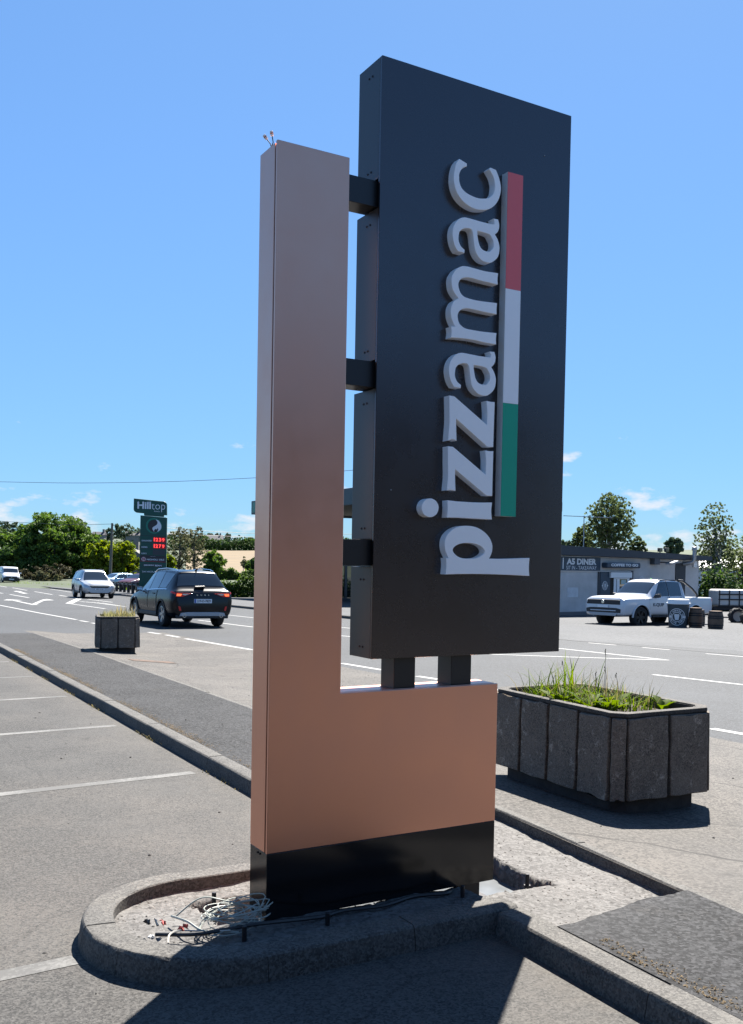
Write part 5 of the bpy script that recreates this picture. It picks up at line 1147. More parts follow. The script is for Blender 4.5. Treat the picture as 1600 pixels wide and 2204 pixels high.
mwc = Matrix.Translation((A_.x, A_.y, 0)) @ Matrix.Rotation(math.atan2(cd.y, cd.x), 4, 'Z')
def lw(x, y): q = mwc @ Vector((x, y, 0)); return q.x, q.y
SH = thing('station_shop', 'dark fronted filling station shop under the canopy behind the totem', 'shop', (at(745, 1300, 66).x, at(745, 1300, 66).y, gzc - .25), math.atan2(cd.y, cd.x))
b = MB(); b.box(-3.5, 3.5, 0, 6, 0, 3.2); b.build('wall', plain('shop_dark', (.03, .03, .035), .6), SH)
for k in range(2):
    b = MB(); b.box(-3.2 + k * 3.4, -.3 + k * 3.4, -.03, -.003, .5, 2.7); b.build('window', M_GLASS, SH)
for i, (x, y) in enumerate(((6.6, 1.6), (9.8, 1.6), (6.6, 6), (9.8, 6))):
    pm = thing('fuel_pump', ('dark fuel pump nearest the road under the canopy', 'second dark fuel pump under the canopy', 'rear left fuel pump under the canopy', 'rear right fuel pump under the canopy')[i], 'fuel pump', (*lw(x, y), gz(*lw(x, y)) + .1), math.atan2(cd.y, cd.x), 'fuel pumps')
    b = MB(); b.box(-.5, .5, -.3, .3, 0, 1.9); b.build('cabinet', M_NAVYBLK, pm, bevel=.03); b = MB(); b.box(-.35, .35, -.315, -.302, 1.1, 1.6); b.build('display', M_GLASS, pm)
    b = MB(); b.tube([(.4, -.33, 1.7), (.5, -.4, 1.0), (.42, -.36, .5), (.3, -.33, 1.1)], .02, 5); b.build('hose', M_CABLEB, pm)

# ================================================================== THE DINER
WL = at(1203, 1327, 44.0); WR_ = at(1505, 1316, 50.5); wv = Vector((WR_.x - WL.x, WR_.y - WL.y, 0)); wlen = wv.length; we = wv.normalized(); wn = Vector((we.y, -we.x, 0))
DZ = gz(WL.x, WL.y) + .05
DN = thing('diner', 'low grey rendered diner with dark flat roof edge and signs', 'building', (WL.x, WL.y, DZ), math.atan2(we.y, we.x))
def wl(px, py):
    d = ray(px, py); t = (WL - CAM).dot(wn) / d.dot(wn); P = CAM + d * t; return ((P - WL).dot(we), P.z - DZ)
M_RENDER = plain('grey_render', (.44, .435, .43), .92, var=.16, vscale=1.2, bump=.5, bscale=30); M_FASC = plain('fascia_dark', (.03, .035, .045), .6); M_SIGNNAVY = plain('sign_navy', (.025, .045, .07), .5, var=.15, vscale=2); M_UPVC = plain('upvc_white', (.66, .68, .70), .4)
sL, zTL = wl(1207, 1195); sR, zTR = wl(1505, 1206.5); zbot = -.4
b = MB(); s0 = -1.3
zl = zTL + (zTL - zTR) / (sR - sL) * (sL - s0)
dv_ = WR_ - CAM; bk = 7 * dv_.dot(we) / -dv_.dot(wn) - .6
b.hexa([(s0, 0, zbot), (sR, 0, zbot), (sR + bk, 7, zbot), (s0, 7, zbot)], [(s0, 0, zl), (sR, 0, zTR), (sR + bk, 7, zTR), (s0, 7, zl)]); b.build('wall', M_RENDER, DN)
b = MB(); b.hexa([(s0, -.02, zbot), (sR + .02, -.02, zbot), (sR + .02, -.004, zbot), (s0, -.004, zbot)], [(s0, -.02, .22), (sR + .02, -.02, .22), (sR + .02, -.004, .22), (s0, -.004, .22)]); b.build('plinth_band', plain('plinth_grey', (.12, .12, .125), .9), DN)
_, zFl = wl(1207, 1174); sE, zFr = wl(1521, 1197.5); zF0 = zFl + (zFl - zFr) / (sE - sL) * (sL - s0)
b = MB(); b.hexa([(s0, -.35, zl + .01), (sE, -.35, zTR + .01), (sE + bk, 7.3, zTR + .01), (s0, 7.3, zl + .01)], [(s0, -.35, zF0), (sE, -.35, zFr), (sE + bk, 7.3, zFr), (s0, 7.3, zF0)]); b.build('roof', M_FASC, DN)
def wplate(name, p0, p1, mat, d0=-.004, d1=-.08, par=None, bevel=.0):
    (a, c), (e, g_) = wl(*p0), wl(*p1); x0, x1 = sorted((a, e)); z0, z1 = sorted((c, g_)); b = MB(); b.box(x0, x1, d1, d0, z0, z1); return b.build(name, mat, par or DN, bevel=bevel)
def wtext(txt, p0, p1, mat, d=-.09, bold=.02, par=None):
    (a, c), (e, g_) = wl(*p0), wl(*p1); return lettering(txt, lambda u, v: ((a + e) / 2 + u, d, (c + g_) / 2 + v), mat, par or DN, abs(e - a), abs(g_ - c), bold)
M_LETG = plain('sign_letter', (.62, .64, .66), .5)
sb = wplate('diner_signboard', (1192, 1196), (1291, 1230), M_LETG, -.004, -.06); wplate('board_face', (1192.5, 1197.2), (1290, 1228.8), M_SIGNNAVY, -.061, -.075, sb)
wtext('A5 DINER', (1217.5, 1201.5), (1281, 1216), M_LETG, -.08, .045, sb); wtext('SIT IN - TAKEAWAY', (1216.5, 1217.5), (1281.5, 1226.5), M_LETG, -.08, .0, sb); wplate('cutlery_mark', (1209, 1200), (1210.4, 1224), M_LETG, -.076, -.08, sb)
cb = wplate('coffee_signboard', (1295, 1210.5), (1367, 1223), M_SIGNNAVY, -.004, -.35, bevel=.05); wtext('COFFEE TO GO', (1303, 1212.5), (1361, 1219.5), M_LETG, -.36, .05, cb)
dr = wplate('door_surround', (1287, 1228), (1359.5, 1330), M_FASC, -.004, -.05)
wplate('lintel_strip', (1291, 1228.5), (1356, 1230.5), M_UPVC, -.051, -.075, dr); wplate('side_panel', (1291, 1231), (1309.5, 1328), M_SIGNNAVY, -.051, -.065, dr); wplate('shutter_box', (1310, 1231.5), (1355, 1243.5), M_UPVC, -.051, -.16, dr)
wplate('dark_reveal', (1310, 1244), (1353, 1328), plain('doorway_dark', (.012, .01, .009), .7), -.051, -.056, dr)
for x0, x1 in ((1319, 1321.6), (1325.5, 1329), (1347.5, 1350.5)): wplate('door_frame', (x0, 1244), (x1, 1328), M_UPVC, -.057, -.09, dr)
wplate('door_frame', (1321.7, 1244), (1347.4, 1246.5), M_UPVC, -.057, -.088, dr); wplate('door_glass', (1329.1, 1246.6), (1347.4, 1328), M_GLASS, -.057, -.066, dr); wplate('notice', (1335, 1248), (1345, 1257), plain('notice_green', (.35, .45, .45), .6), -.067, -.07, dr)
(lx, lz) = wl(1300, 1260.5)
def ring_logo(par, cx, cz, r, d, mat=M_LETG, y=lambda u, v, d: (u, d, v)):
    cu = bpy.data.curves.new('c', 'CURVE'); cu.dimensions = '2D'; cu.fill_mode = 'BOTH'; cu.extrude = .006
    for rr_ in (r, r * .9, r * .72, r * .64):
        s_ = cu.splines.new('POLY'); s_.points.add(27); s_.use_cyclic_u = True
        for k, q in enumerate(s_.points): a = 2 * math.pi * k / 28; q.co = (cx + rr_ * math.cos(a) * .92, cz + rr_ * math.sin(a), 0, 1)
    me = curve_mesh(cu)
    for v in me.vertices: v.co = (v.co.x, d - v.co.z, v.co.y)
    o = link('round_logo', me, mat, par); b = MB(); b.prism([(cx - r * .2, cz + r * .45), (cx + r * .2, cz + r * .45), (cx + r * .15, cz - r * .45), (cx - r * .15, cz - r * .45)], lambda u, v, q: (u, q, v), d - .012, d); b.build('cup_mark', mat, o)
    for sx in (-1, 1): b = MB(); b.box(cx + sx * r * .85 - r * .18, cx + sx * r * .85 + r * .18, d - .012, d - .001, cz - r * .12, cz + r * .12); b.build('logo_tab', mat, o)
ring_logo(dr, lx, lz, .21, -.066)
mb_ = wplate('menu_board', (1367, 1246.5), (1418, 1262), M_SIGNNAVY, -.004, -.06); wtext('MENU', (1393, 1249.5), (1415, 1256), M_LETG, -.065, .03, mb_); (mx_, mz_) = wl(1379.5, 1249.5); ring_logo(mb_, mx_, mz_, .21, -.061)
wplate('wall_patch', (1221, 1264.5), (1244, 1285), plain('pale_patch', (.5, .52, .54), .85, var=.15, vscale=3), -.003, -.012)
wplate('vent_box', (1399, 1200.5), (1410.5, 1215), plain('vent_grey', (.07, .075, .085), .7), -.004, -.3, bevel=.02)
(ax_, az_) = wl(1412, 1210); (bx_, bz_) = wl(1434, 1207); b = MB(); b.tube([(ax_, -.02, az_), (ax_ + .25, -.3, az_), ((ax_ + bx_) / 2, -.5, az_)], .03, 6); wlp = b.build('wall_lamp', M_STEEL, DN); b = MB(); b.hexa([(ax_ + .3, -.75, az_ - .1), (bx_, -.75, az_ - .02), (bx_, -.35, az_ - .02), (ax_ + .3, -.35, az_ - .1)], [(ax_ + .3, -.75, az_ - .02), (bx_, -.75, az_ + .1), (bx_, -.35, az_ + .1), (ax_ + .3, -.35, az_ - .02)]); b.build('lamp_head', plain('lamp_grey', (.25, .26, .27), .5), wlp, bevel=.02)
wplate('side_door', (1454, 1212), (1472, 1330), plain('door_dark', (.02, .022, .028), .6), -.004, -.04); wplate('alarm_box', (1490.5, 1207.5), (1496, 1221), M_UPVC, -.004, -.12, bevel=.015)
# flue, floodlights, aerial
(fx_, fz_) = wl(1476.5, 1204); (_, fz2) = wl(1476.5, 1177); b = MB(); b.tube([(fx_ - .25, -.02, fz_ - .25), (fx_ - .05, -.45, fz_ - .15), (fx_, -.5, fz_), (fx_, -.5, fz2)], .10, 12); fl = b.build('flue_pipe', M_ZINC, DN, smooth=True); b = MB(); b.lathe([(.10, 0), (.125, 0), (.125, .16), (.10, .18)], 12, (fx_, -.5, fz2 - .17), cap=True); b.build('flue_cap', M_ZINC, fl, smooth=True)
for px in (1417.5, 1431.5):
    (x, z) = wl(px, 1183.5); o = thing('floodlight', 'black floodlight on the diner roof, ' + ('left' if px < 1420 else 'right') + ' of the pair', 'floodlight', DN.location + Matrix.Rotation(DN.rotation_euler.z, 3, 'Z') @ Vector((x, -.1, z)), DN.rotation_euler.z, 'floodlights on the diner roof')
    b = MB(); b.box(-.14, .14, -.06, .06, -.10, .10); b.build('housing', M_TRIM, o, bevel=.015); b = MB(); b.box(-.12, .12, -.066, -.061, -.08, .08); b.build('lens', M_GLASS, o); b = MB(); b.box(-.02, .02, -.02, .02, -.35, -.10); b.build('stem', M_STEEL, o)
AE = thing('television_aerial', 'thin television aerial on a mast above the diner roof', 'aerial', at(1256.5, 1176, 45.5)); mt = at(1257.5, 1110, 45.5) - AE.location
M_ALU = plain('aluminium', (.30, .32, .34), .5, metal=.5)
b = MB(); b.tube([(0, 0, -.5), tuple(mt)], .022, 6); b.build('mast', M_ALU, AE)
bl, br_ = at(1213, 1110, 45.5) - AE.location, at(1317, 1114.5, 45.5) - AE.location
b = MB(); b.tube([tuple(bl), tuple(br_)], .016, 5); b.build('boom', M_ALU, AE)
for k in range(12): p = bl.lerp(br_, k / 11); b = MB(); b.tube([tuple(p + Vector((-.15, -.2, 0))), tuple(p + Vector((.15, .2, .0)))], .008, 4); b.build('element', M_ALU, AE)

# ================================================================== CUP, BARRELS, TRAILER
def zof(p): return (p - CAM).dot(AX_F)
q = gp(1459, 1356); cz_ = zof(q); rt, rb_, ch_ = size(46, cz_) / 2, size(36, cz_) / 2, size(56, cz_)
CU = thing('giant_coffee_cup', 'giant takeaway coffee cup display with white lid and round logo', 'display cup', (q.x, q.y, gz(q.x, q.y)))
b = MB(); b.lathe([(0, 0), (rb_, 0), (rt, ch_), (rt * .9, ch_ + .01)], 32); b.build('cup_body', plain('cup_slate', (.03, .045, .055), .5), CU, smooth=True)
b = MB(); b.lathe([(rt * 1.0, ch_), (rt * 1.09, ch_ + .005), (rt * 1.09, ch_ + .04), (rt * 1.02, ch_ + .06), (rt * .98, ch_ + .17), (rt * .86, ch_ + .18), (0, ch_ + .17)], 32); b.build('lid', M_WHITE, CU, smooth=True)
fa = math.atan2(CAM.y - q.y, CAM.x - q.x) - .12
def on_cup(u, v, off=.012):
    r_ = rb_ + (rt - rb_) * v / ch_ + off; a = fa + u / (r_ * 1.0); return (r_ * math.cos(a), r_ * math.sin(a), v)
lr, lc = size(18.2, cz_), ch_ * .52
def cup_ring(r0, r1):
    b = MB(); n = 36
    for k in range(n):
        a = 2 * math.pi * k / n; b.v += [on_cup(r0 * math.cos(a), lc + r0 * math.sin(a)), on_cup(r1 * math.cos(a), lc + r1 * math.sin(a))]
    for k in range(n): j = (k + 1) % n; b.f.append((2 * k, 2 * k + 1, 2 * j + 1, 2 * j)); b.mi.append(0)
    b.build('logo_ring', M_LETG, CU)
cup_ring(lr, lr * .93); cup_ring(lr * .58, lr * .51)
b = MB(); b.v = [on_cup(x * lr, lc + z * lr) for x, z in ((-.26, .34), (.26, .34), (.30, .22), (.2, -.36), (-.2, -.36), (-.30, .22))]; b.f = [tuple(range(6))]; b.mi = [0]; b.build('logo_cup', M_LETG, CU)
def arc_text(txt, rad, a_mid, step, flip):
    n = len(txt)
    for k, ch in enumerate(txt):
        if ch == ' ': continue
        a = a_mid + (-(k - (n - 1) / 2) * step if not flip else (k - (n - 1) / 2) * step); ca, sa = math.cos(a), math.sin(a)
        up = 1 if not flip else -1
        lettering(ch, lambda u, v: on_cup((rad * ca + up * (sa * u + ca * v)), lc + rad * sa + up * (-ca * u + sa * v), .014), M_LETG, CU, None, lr * .20, .05, 'logo_letter')
arc_text('A5 COFFEE CO', lr * .74, R_(90), R_(14.5), False); arc_text('DRIVE THRU', lr * .74, R_(270), R_(15.5), True)
for sx in (-1, 1): b = MB(); b.v = [on_cup(sx * lr * x, lc + z * lr) for x, z in ((.62, -.13), (1.08, -.13), (1.08, .13), (.62, .13))]; b.f = [(0, 1, 2, 3)]; b.mi = [0]; b.build('logo_tab', M_LETG, CU)
M_OAK = plain('old_oak', (.12, .078, .052), .85, var=.35, vscale=7, bump=.4); M_HOOP = plain('hoop_iron', (.03, .028, .028), .6, metal=.5)
def barrel(label, px, py, wpx, hpx, dz=0.0):
    q = gp(px, py, dz); z_ = zof(q); R0, Hh = size(wpx, z_) / 2, size(hpx, z_); T = thing('barrel', label, 'barrel', (q.x, q.y, gz(q.x, q.y) + dz), 0, 'barrels by the giant cup')
    b = MB(); n = 40; prof = [(.80, 0), (.90, .15), (.98, .35), (1.0, .5), (.98, .65), (.90, .85), (.80, 1.0)]
    for r_, h in prof:
        for j in range(n): a = 2 * math.pi * j / n; rr_ = R0 * r_ * (.985 if j % 2 else 1.0); b.v.append((rr_ * math.cos(a), rr_ * math.sin(a), h * Hh))
    for i in range(len(prof) - 1):
        for j in range(n): b.f.append((i * n + j, i * n + (j + 1) % n, (i + 1) * n + (j + 1) % n, (i + 1) * n + j))
    b.f += [tuple(range(n))[::-1], tuple((len(prof) - 1) * n + j for j in range(n))]; b.mi = [0] * len(b.f); b.build('staves', M_OAK, T)
    for h, r_ in ((.04, .835), (.24, .945), (.33, .985), (.67, .985), (.76, .945), (.95, .835)): b = MB(); b.lathe([(R0 * r_ * 1.005, h * Hh - .025), (R0 * r_ * 1.015, h * Hh), (R0 * r_ * 1.005, h * Hh + .025)], 30); b.build('hoop', M_HOOP, T, smooth=True)
barrel('old oak barrel standing right behind the giant cup', 1497, 1357, 30, 49); barrel('oak barrel half hidden behind the first one by the cup', 1506, 1353.5, 22, 41); barrel('old oak barrel standing alone right of the cup', 1540, 1360, 33, 45)
# rail on the ground behind the barrels
b = MB(); a, c = gp(1500, 1355), gp(1640, 1370); b.tube([(a.x, a.y, a.z + .03), (c.x, c.y, c.z + .03)], .05, 6); tag(b.build('edge_board', plain('pale_board', (.30, .28, .22), .8)), 'pale low board on the ground behind the barrels', 'board')
# tank trailer and tractor at the right edge
M_IBC = plain('tank_plastic', (.48, .46, .43), .55, var=.1, vscale=3)
tq = gp(1546, 1330); tz = zof(tq); tz = 46.0; tb = at(1546, 1318, tz)
TT = thing('tank_trailer', 'white caged liquid tank on a trailer at the right edge', 'trailer', (tb.x, tb.y, gz(tb.x, tb.y)), math.atan2(AX_R.y, AX_R.x) + .12)
w_ = 2.6; h0 = tb.z - gz(tb.x, tb.y) + size(13, tz); h1 = h0 + size(36, tz)
b = MB(); b.box(0, w_, 0, 1.1, h0, h1); b.build('tank', M_IBC, TT, bevel=.12, seg=4)
for k in range(6): x = .04 + k * (w_ - .08) / 5; b = MB(); b.box(x - .025, x + .025, -.03, -.004, h0 - .05, h1 - .02); b.build('cage_bar', M_STEEL, TT)
for z in (h0 + .02, h0 + (h1 - h0) * .42, h0 + (h1 - h0) * .72): b = MB(); b.box(-.02, w_ + .02, -.05, -.031, z - .03, z + .03); b.build('cage_bar', M_STEEL, TT)
b = MB(); b.box(-.2, w_ + .3, .05, 1.05, h0 - .17, h0 - .03); b.build('chassis', M_STEEL, TT)
for y in (-.02, 1.1): wheel(TT, 1.55, y, .34, .2, -1 if y < 0 else 1, M_RIMB)
TQ = gp(1606, 1349); tzz = zof(TQ); Rr = size(19, tzz); TR = thing('tractor', 'tractor with chunky tyre cut off by the right edge', 'tractor', (TQ.x, TQ.y, gz(TQ.x, TQ.y)), math.atan2(AX_R.y, AX_R.x))
def tractor_wheel(x, y, r, w):
    Wt = bpy.data.objects.new('wheel', None); COL.objects.link(Wt); Wt.parent = TR; Wt.location = (x, y, r)
    b = MB(); b.lathe([(r * .6, -w / 2), (r * .85, -w * .55), (r * .93, -w * .4), (r * .93, w * .4), (r * .85, w * .55), (r * .6, w / 2), (r * .6, -w / 2)], 32, (0, 0, 0), 'y')
    for k in range(20):
        a = k / 20 * 2 * math.pi; sd = 1 if k % 2 else -1
        def pt(rad, da, yy): return (rad * math.cos(a + da), yy, rad * math.sin(a + da))
        b.hexa([pt(r * .9, 0, sd * w * .02), pt(r * .9, .12, sd * w * .02), pt(r * .86, .30, sd * w * .56), pt(r * .86, .18, sd * w * .56)], [pt(r, 0, sd * w * .02), pt(r, .12, sd * w * .02), pt(r * .97, .30, sd * w * .56), pt(r * .97, .18, sd * w * .56)])
    b.build('tyre', M_TYRE, Wt); b = MB(); b.lathe([(r * .6, -w * .4), (r * .5, -w * .2), (.05, -w * .15), (0, -w * .15)], 24, (0, 0, 0), 'y'); b.build('rim', plain('rim_cream', (.4, .38, .33), .5), Wt, smooth=True)
for y in (0, 1.3): tractor_wheel(.12, y, Rr, .28)
for y in (-.1, 1.4): tractor_wheel(2.6, y, Rr * 1.6, .4)
b = MB(); b.box(.55, 2.2, .35, .95, Rr * .9, Rr * 2.4); b.build('bonnet', plain('tractor_red', (.22, .03, .02), .4), TR, bevel=.08); b = MB(); b.box(2.21, 3.2, .2, 1.1, Rr * 1.2, Rr * 3.6); b.build('cab', M_GLASS, TR, bevel=.06)
p = gp(1377, 1353); o = scrap('paper_scrap', 0, 0, 0, .16, M_WHITE, 'crumpled white paper on the forecourt in front of the pickup', 'litter', 9); o.location = p

# unseen dark restaurant front, added behind the viewer to darken the sign's reflection
RS = thing('restaurant', 'added unseen restaurant front behind the viewer, dark for the sign to mirror', 'building', (-8, -11.5, gz(-8, -11.5)))
b = MB(); b.box(-18, 20, -9, 0, -.5, 4.2); b.build('wall', plain('added_dark_wall', (.05, .043, .04), .8, var=.2, vscale=1), RS)
b = MB(); b.box(-18.4, 20.4, -9.4, .5, 4.21, 4.6); b.build('roof', M_FASC, RS)
for k in range(9): b = MB(); b.box(-17 + k * 4.1, -14 + k * 4.1, .004, .06, .7, 3.0); b.build('window', M_GLASS, RS)

# ================================================================== HILLS
dist = [90, 120, 150, 190, 240, 300, 370, 420, 480, 560, 650, 760, 900, 1300, 3000]
def skyl(px): return interp([-3000, -600, 0, 120, 240, 300, 360, 430, 500, 548, 700, 1000, 1250, 1600, 2400, 4000], [1180, 1165, 1152, 1154, 1152, 1152, 1152, 1153, 1163, 1168, 1170, 1178, 1186, 1190, 1190, 1190], px)
def hill_y(px, d):
    sk = skyl(px) + 8
    return interp([90, 120, 150, 190, 240, 300, 370, 420, 480, 560, 650, 760, 900, 1300, 3000], [1262, 1247, 1238, 1230, 1221, 1208, 1192, 1185, (1185 + sk) / 2 + 2, sk + 5, sk, sk + 2, sk + 6, sk + 16, sk + 30], d)
def hillP(px, d):
    lvl = 1202 + (px - 800) * .0182; a = math.radians(30.06) + math.atan((px - 800) / F_PX); z = CAM.z - (hill_y(px, d) - lvl) / F_PX * d * 1.0
    return Vector((CAM.x + math.sin(a) * d, CAM.y + math.cos(a) * d, z))
pxs = list(np.linspace(-1600, 3200, 97))
V, Fg, Ff = [], [], []
for p in pxs:
    for d in dist: V.append(tuple(hillP(p, d)))
nd = len(dist)
for i in range(len(pxs) - 1):
    for j in range(nd - 1):
        f = (i * nd + j, (i + 1) * nd + j, (i + 1) * nd + j + 1, i * nd + j + 1)
        (Ff if 380 <= pxs[i] <= 900 and 150 <= dist[j] < 420 else Fg).append(f)
np_mesh('hills', V, Fg, M_HILL)['kind'] = 'structure'
np_mesh('stubble_field', V, Ff, M_FIELD)['kind'] = 'structure'
# the land behind the viewer (seen only as reflections)
b = MB(); nb = 48
for k in range(nb + 1):
    a = math.radians(30.06) + math.radians(49.1) + (2 * math.pi - math.radians(49.1 + 49.3)) * k / nb
    for d, z in ((75, -1.8), (300, 2), (900, 16), (3000, -20)): b.v.append((CAM.x + math.sin(a) * d, CAM.y + math.cos(a) * d, z))
for k in range(nb):
    for j in range(3): b.f.append((4 * k + j, 4 * k + j + 1, 4 * k + j + 5, 4 * k + j + 4)); b.mi.append(0)
o = b.build('hills', M_HILL); o['kind'] = 'structure'

# ================================================================== TREES AND HEDGES
def tbase(px, py, Z): return at(px, py, Z)
def bush(label, px, ybot, ytop, wpx, Z, mat, seed, group=None, name='tree', cat='tree', nclump=70, per=70, leaf=.2, cr=.22, z0=.05, **kw):
    p = at(px, ybot, Z); p.z -= .1; h = size(ybot - ytop, Z) + .1; rw = size(wpx, Z) / 2
    return tree(name, label, p, h, (rw, rw * .9), mat, seed, nclump, per, leaf, cr, z0, group=group, cat=cat, **kw)
GL = 'trees beyond the road on the left'
bush('large dark broadleaf tree, tallest of the left clump', 118, 1250, 1106, 165, 128, LF_MID, 1, GL, nclump=340, per=55, leaf=.22, cr=.15, z0=.03)
bush('mid green tree joining the right side of the tallest left tree', 185, 1252, 1142, 100, 130, LF_MID, 2, GL, nclump=240, per=50, leaf=.22, cr=.16, z0=.03)
bush('tall yellow green tree behind the utility pole', 262, 1264, 1163, 80, 118, LF_YEL, 3, GL, nclump=170, per=50, leaf=.2, cr=.17, z0=.03)
bush('yellow green tree between the silver car and the utility pole', 215, 1262, 1160, 75, 116, LF_YEL, 33, GL, nclump=150, per=50, leaf=.2, cr=.17, z0=.03)
bush('lighter green tree at the far left edge', 15, 1250, 1140, 100, 134, LF_MID, 4, GL, nclump=220, per=50, leaf=.22, cr=.16, z0=.03)
bush('grey green tree cut by the left picture edge', -60, 1250, 1130, 100, 138, LF_FAR, 5, GL, nclump=80, per=80, leaf=.26, cr=.24, z0=.03)
bush('dark tree filling the gap under the left clump', 60, 1250, 1160, 120, 126, LF_DARK, 6, GL, nclump=90, per=80, leaf=.24, cr=.26, z0=.02)
bush('brownish gorse bush on the far verge behind the white van', 100, 1250, 1213, 118, 116, LF_GORSE, 7, None, 'gorse_bush', 'bush', 60, 70, .16, .26, .0, limbs=4)
bush('low green bush in front of the gorse', 105, 1254, 1228, 60, 113, LF_GREY, 8, None, 'bush', 'bush', 40, 60, .15, .28, .0, limbs=4)
V, Fq = [], []
def verge_area(r):
    t = r.rand(); p = gp(30 + 250 * t, 1253 + 14 * t + r.uniform(-4, 6)); return (p.x, p.y)
V, Fq = blades(3500, verge_area, 0, .2, .55, .06, 31, .6, 2); V = [(x, y, z + gz(x, y) - .02) for x, y, z in V]
o = np_mesh('grass_verge', V, Fq, leafmat('verge_grass', (.07, .12, .02), (.18, .24, .05), .4)); tag(o, 'long roadside grass along the far verge on the left', 'grass', None, 'stuff')
# behind the fuel sign
GA = 'trees behind the fuel sign'
bush('thin leaved ash tree right of the fuel sign', 385, 1248, 1133, 62, 100, LF_GREY, 9, GA, nclump=150, per=14, leaf=.11, cr=.16, z0=.12, limbs=30, trunk_r=.14)
bush('second thin ash tree with bare twigs right of the fuel sign', 418, 1248, 1128, 55, 104, LF_GREY, 10, GA, nclump=130, per=13, leaf=.11, cr=.16, z0=.12, limbs=30, trunk_r=.14)
bush('bright yellow green bush right behind the fuel sign', 352, 1240, 1192, 50, 88, LF_YEL, 11, None, 'bush', 'bush', 40, 60, .16, .3, .0, limbs=3)
bush('round green thorn tree at the field edge behind the dark car', 460, 1240, 1184, 48, 112, LF_MID, 12, GA, nclump=60, per=60, leaf=.17, cr=.26, z0=.05)
bush('dark green tree at the field edge beside the totem', 545, 1232, 1200, 40, 135, LF_DARK, 13, GA, nclump=50, per=60, leaf=.22, cr=.28, z0=.03)
bush('bare thin sapling at the field edge', 524, 1232, 1196, 14, 134, LF_GREY, 14, GA, nclump=14, per=16, leaf=.12, cr=.4, z0=.3, limbs=10)
# hillside trees
GH = 'trees on the far hillside'; r_ = np.random.RandomState(77)
specs = [(200, 1180, 1150, 40, 190, LF_FAR), (225, 1195, 1158, 45, 170, LF_MID), (270, 1200, 1160, 50, 165, LF_DARK), (290, 1185, 1132, 45, 330, LF_FAR), (262, 1160, 1128, 42, 360, LF_FAR), (240, 1165, 1138, 34, 380, LF_FAR), (310, 1168, 1136, 30, 400, LF_FAR), (180, 1150, 1133, 40, 420, LF_FAR),
         (20, 1150, 1122, 50, 330, LF_FAR), (-10, 1148, 1124, 40, 340, LF_FAR), (60, 1150, 1128, 44, 360, LF_FAR), (452, 1166, 1149, 18, 560, LF_FAR), (468, 1163, 1148, 15, 600, LF_FAR), (491, 1160, 1148, 12, 640, LF_FAR), (440, 1172, 1152, 16, 520, LF_FAR), (482, 1178, 1161, 26, 470, LF_DARK), (505, 1178, 1166, 20, 470, LF_FAR), (536, 1176, 1157, 28, 450, LF_DARK), (556, 1176, 1158, 26, 450, LF_DARK), (428, 1176, 1160, 20, 460, LF_FAR),
         (610, 1176, 1160, 40, 460, LF_FAR), (700, 1180, 1164, 44, 460, LF_FAR)]
names = ['hillside tree left of the utility pole', 'rounded tree low on the slope left of the fuel sign', 'dark tree just left of the fuel sign', 'tall hill tree touching the fuel sign', 'hill tree above the grey roofs', 'smaller hill tree above the utility pole', 'hill tree half behind the fuel sign', 'hill tree over the big left clump', 'hazy hill tree at the upper left', 'hazy hill tree at the left picture edge', 'hazy hill tree behind the tallest left tree', 'wide skyline tree left of the round one', 'open crowned skyline tree', 'small round skyline tree standing alone', 'skyline tree nearest the ash trees', 'dark tree above the middle of the stubble field', 'pale hill tree above the stubble field', 'dark tree beside the totem above the field', 'dark tree half hidden by the totem above the field', 'hill tree above the left end of the field', 'far tree behind the totem', 'far tree behind the gap of the totem']
for i, (px, yb, yt, w, Z, mt) in enumerate(specs):
    bush(names[i], px, yb, yt, w, Z, mt, 100 + i, GH, nclump=26, per=34, leaf=.0052 * Z**.85 * .55, cr=.34, z0=.04, limbs=3)
def hp(px, d, up=0): p = hillP(px, d); p.z += up; return p
hedge('hedgerow', 'dark hedgerow along the top of the stubble field', [hp(x, 425) for x in range(360, 900, 30)], 4.6, 3.5, LF_DARK, 1, 9000, .55)
hedge('hedgerow', 'hedgerow on the skyline of the far hill', [hp(x, 640) for x in range(-200, 900, 40)], 3.2, 4, LF_FAR, 2, 7000, .8)
hedge('hedgerow', 'thick hedge at the near edge of the stubble field', [hp(x, 118) for x in range(430, 760, 20)], 1.15, .9, LF_MID, 3, 7000, .2)
hedge('hedgerow', 'wild roadside hedge between the dark car and the totem', [gp(x, 1287, .05) for x in range(465, 680, 15)], 1.25, 1.0, LF_MID, 4, 9000, .09)
hedge('hedgerow', 'hedge line climbing the hill on the left', [hp(x, 300 + x * .3) for x in range(-100, 330, 30)], 2.6, 3, LF_FAR, 6, 4000, .5)
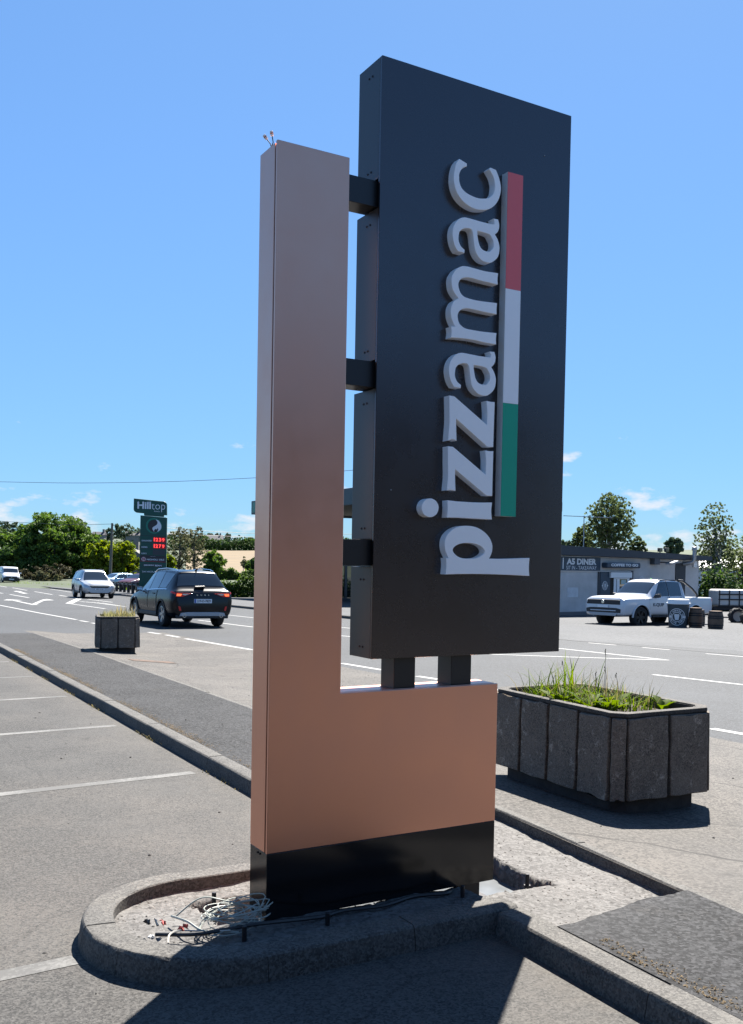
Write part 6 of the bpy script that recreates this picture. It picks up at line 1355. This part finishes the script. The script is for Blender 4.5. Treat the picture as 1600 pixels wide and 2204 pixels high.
# houses on the slope left of the fuel sign
def house(label, px, py, w, d, h, Z, rz, wall, roof):
    p = at(px, py, Z); T = thing('house', label, 'house', (p.x, p.y, p.z), rz, 'houses on the hillside'); b = MB(); b.box(-w / 2, w / 2, -d / 2, d / 2, -1, h); b.build('wall', wall, T)
    b = MB(); r = h + d * .38; o_ = .25; b.v = [(-w / 2 - o_, -d / 2 - o_, h), (w / 2 + o_, -d / 2 - o_, h), (w / 2 + o_, d / 2 + o_, h), (-w / 2 - o_, d / 2 + o_, h), (-w / 2 - o_, 0, r), (w / 2 + o_, 0, r)]; b.f = [(0, 1, 5, 4), (2, 3, 4, 5), (1, 2, 5), (3, 0, 4), (0, 3, 2, 1)]; b.mi = [0] * 5; b.build('roof', roof, T)
    for k in (-1, 1): b = MB(); b.box(k * w * .25 - .5, k * w * .25 + .5, -d / 2 - .03, -d / 2 - .005, h * .35, h * .75); b.build('window', M_GLASS, T)
    b = MB(); b.box(w * .3, w * .3 + .7, -.35, .35, r - .8, r + .9); b.build('chimney', wall, T)
M_SLATE = plain('slate', (.06, .06, .07), .8, var=.2, vscale=2); M_HARL = plain('harling', (.2, .195, .19), .9)
house('grey gabled stone building left of the fuel sign', 289, 1222, 2.6, 3.0, 1.5, 131, R_(60), plain('stone_grey', (.17, .16, .155), .95, var=.3, vscale=3, bump=.6, bscale=12), plain('roof_stone', (.15, .145, .14), .9))
house('long low house with slate roof on the hill left of the fuel sign', 288, 1160, 5, 3.5, 1.2, 330, R_(-20), M_HARL, M_SLATE)
house('slate roofed house on the hill above the left trees', 214, 1158, 4, 3, 1.0, 330, R_(-30), M_HARL, M_SLATE)
house('tiny pale house above the stubble field', 463, 1173, 7, 6, 2.4, 450, R_(-20), M_HARL, M_SLATE)
# right-hand side
GB = 'birches behind the diner'
def spire(q, r): return abs(q[0]) < .95 * (1 - .55 * max(0, q[2])) and r.rand() < .9
bush('tall birch rising behind the diner roof', 1310, 1240, 1058, 118, 62, LF_BIRCH, 41, GB, nclump=1300, per=12, leaf=.068, cr=.055, z0=.22, limbs=30, droop=.5, shape=spire, inner=.15, bark=M_BIRCH)
bush('smaller birch at the left foot of the tall one behind the diner', 1252, 1240, 1130, 48, 64, LF_BIRCH, 42, GB, nclump=260, per=15, leaf=.085, cr=.1, z0=.3, limbs=14, droop=.4)
bush('low birch at the right end of the group behind the diner roof', 1372, 1240, 1155, 40, 64, LF_BIRCH, 43, GB, nclump=240, per=15, leaf=.085, cr=.1, z0=.3, limbs=14, droop=.4)
bush('round crowned tree seen over the right end of the diner roof', 1451, 1230, 1157, 40, 120, LF_FAR, 44, None, nclump=70, per=60, leaf=.2, cr=.22, z0=.35, limbs=16)
bush('tall loose birch at the right beyond the diner', 1535, 1318, 1078, 100, 66, LF_BIRCH, 45, GB, nclump=950, per=11, leaf=.068, cr=.055, z0=.18, limbs=36, droop=.6, shape=spire, inner=.12, bark=M_BIRCH)
bush('birch at the right picture edge', 1598, 1318, 1150, 110, 68, LF_BIRCH, 46, GB, nclump=800, per=12, leaf=.07, cr=.065, z0=.1, limbs=24, droop=.5, inner=.2)
bush('tree top peeping over the diner beside the black panel', 1216, 1230, 1160, 44, 90, LF_FAR, 47, None, nclump=40, per=50, leaf=.16, cr=.3, z0=.3)
hedge('hedgerow', 'dark overgrown hedge behind the tank trailer', [at(x, 1328, 58) for x in range(1490, 1720, 20)], 2.6, 1.6, LF_DARK, 9, 9000, .12)
b = MB(); p = at(1562, 1262, 85); b.box(-2.5, 9, 0, 3, -1.2, 1.6); o = thing('glasshouse', 'pale glasshouse glimpsed through the birches at the right', 'glasshouse', p, R_(-35)); b.build('wall', plain('pale_sheet', (.55, .55, .52), .6), o); b = MB(); b.v = [(-2.5, -.1, 1.6), (9, -.1, 1.6), (9, 3.1, 1.6), (-2.5, 3.1, 1.6), (-2.5, 1.5, 2.4), (9, 1.5, 2.4)]; b.f = [(0, 1, 5, 4), (2, 3, 4, 5), (1, 2, 5), (3, 0, 4)]; b.mi = [0] * 4; b.build('roof', plain('pale_roof', (.6, .6, .58), .5), o)
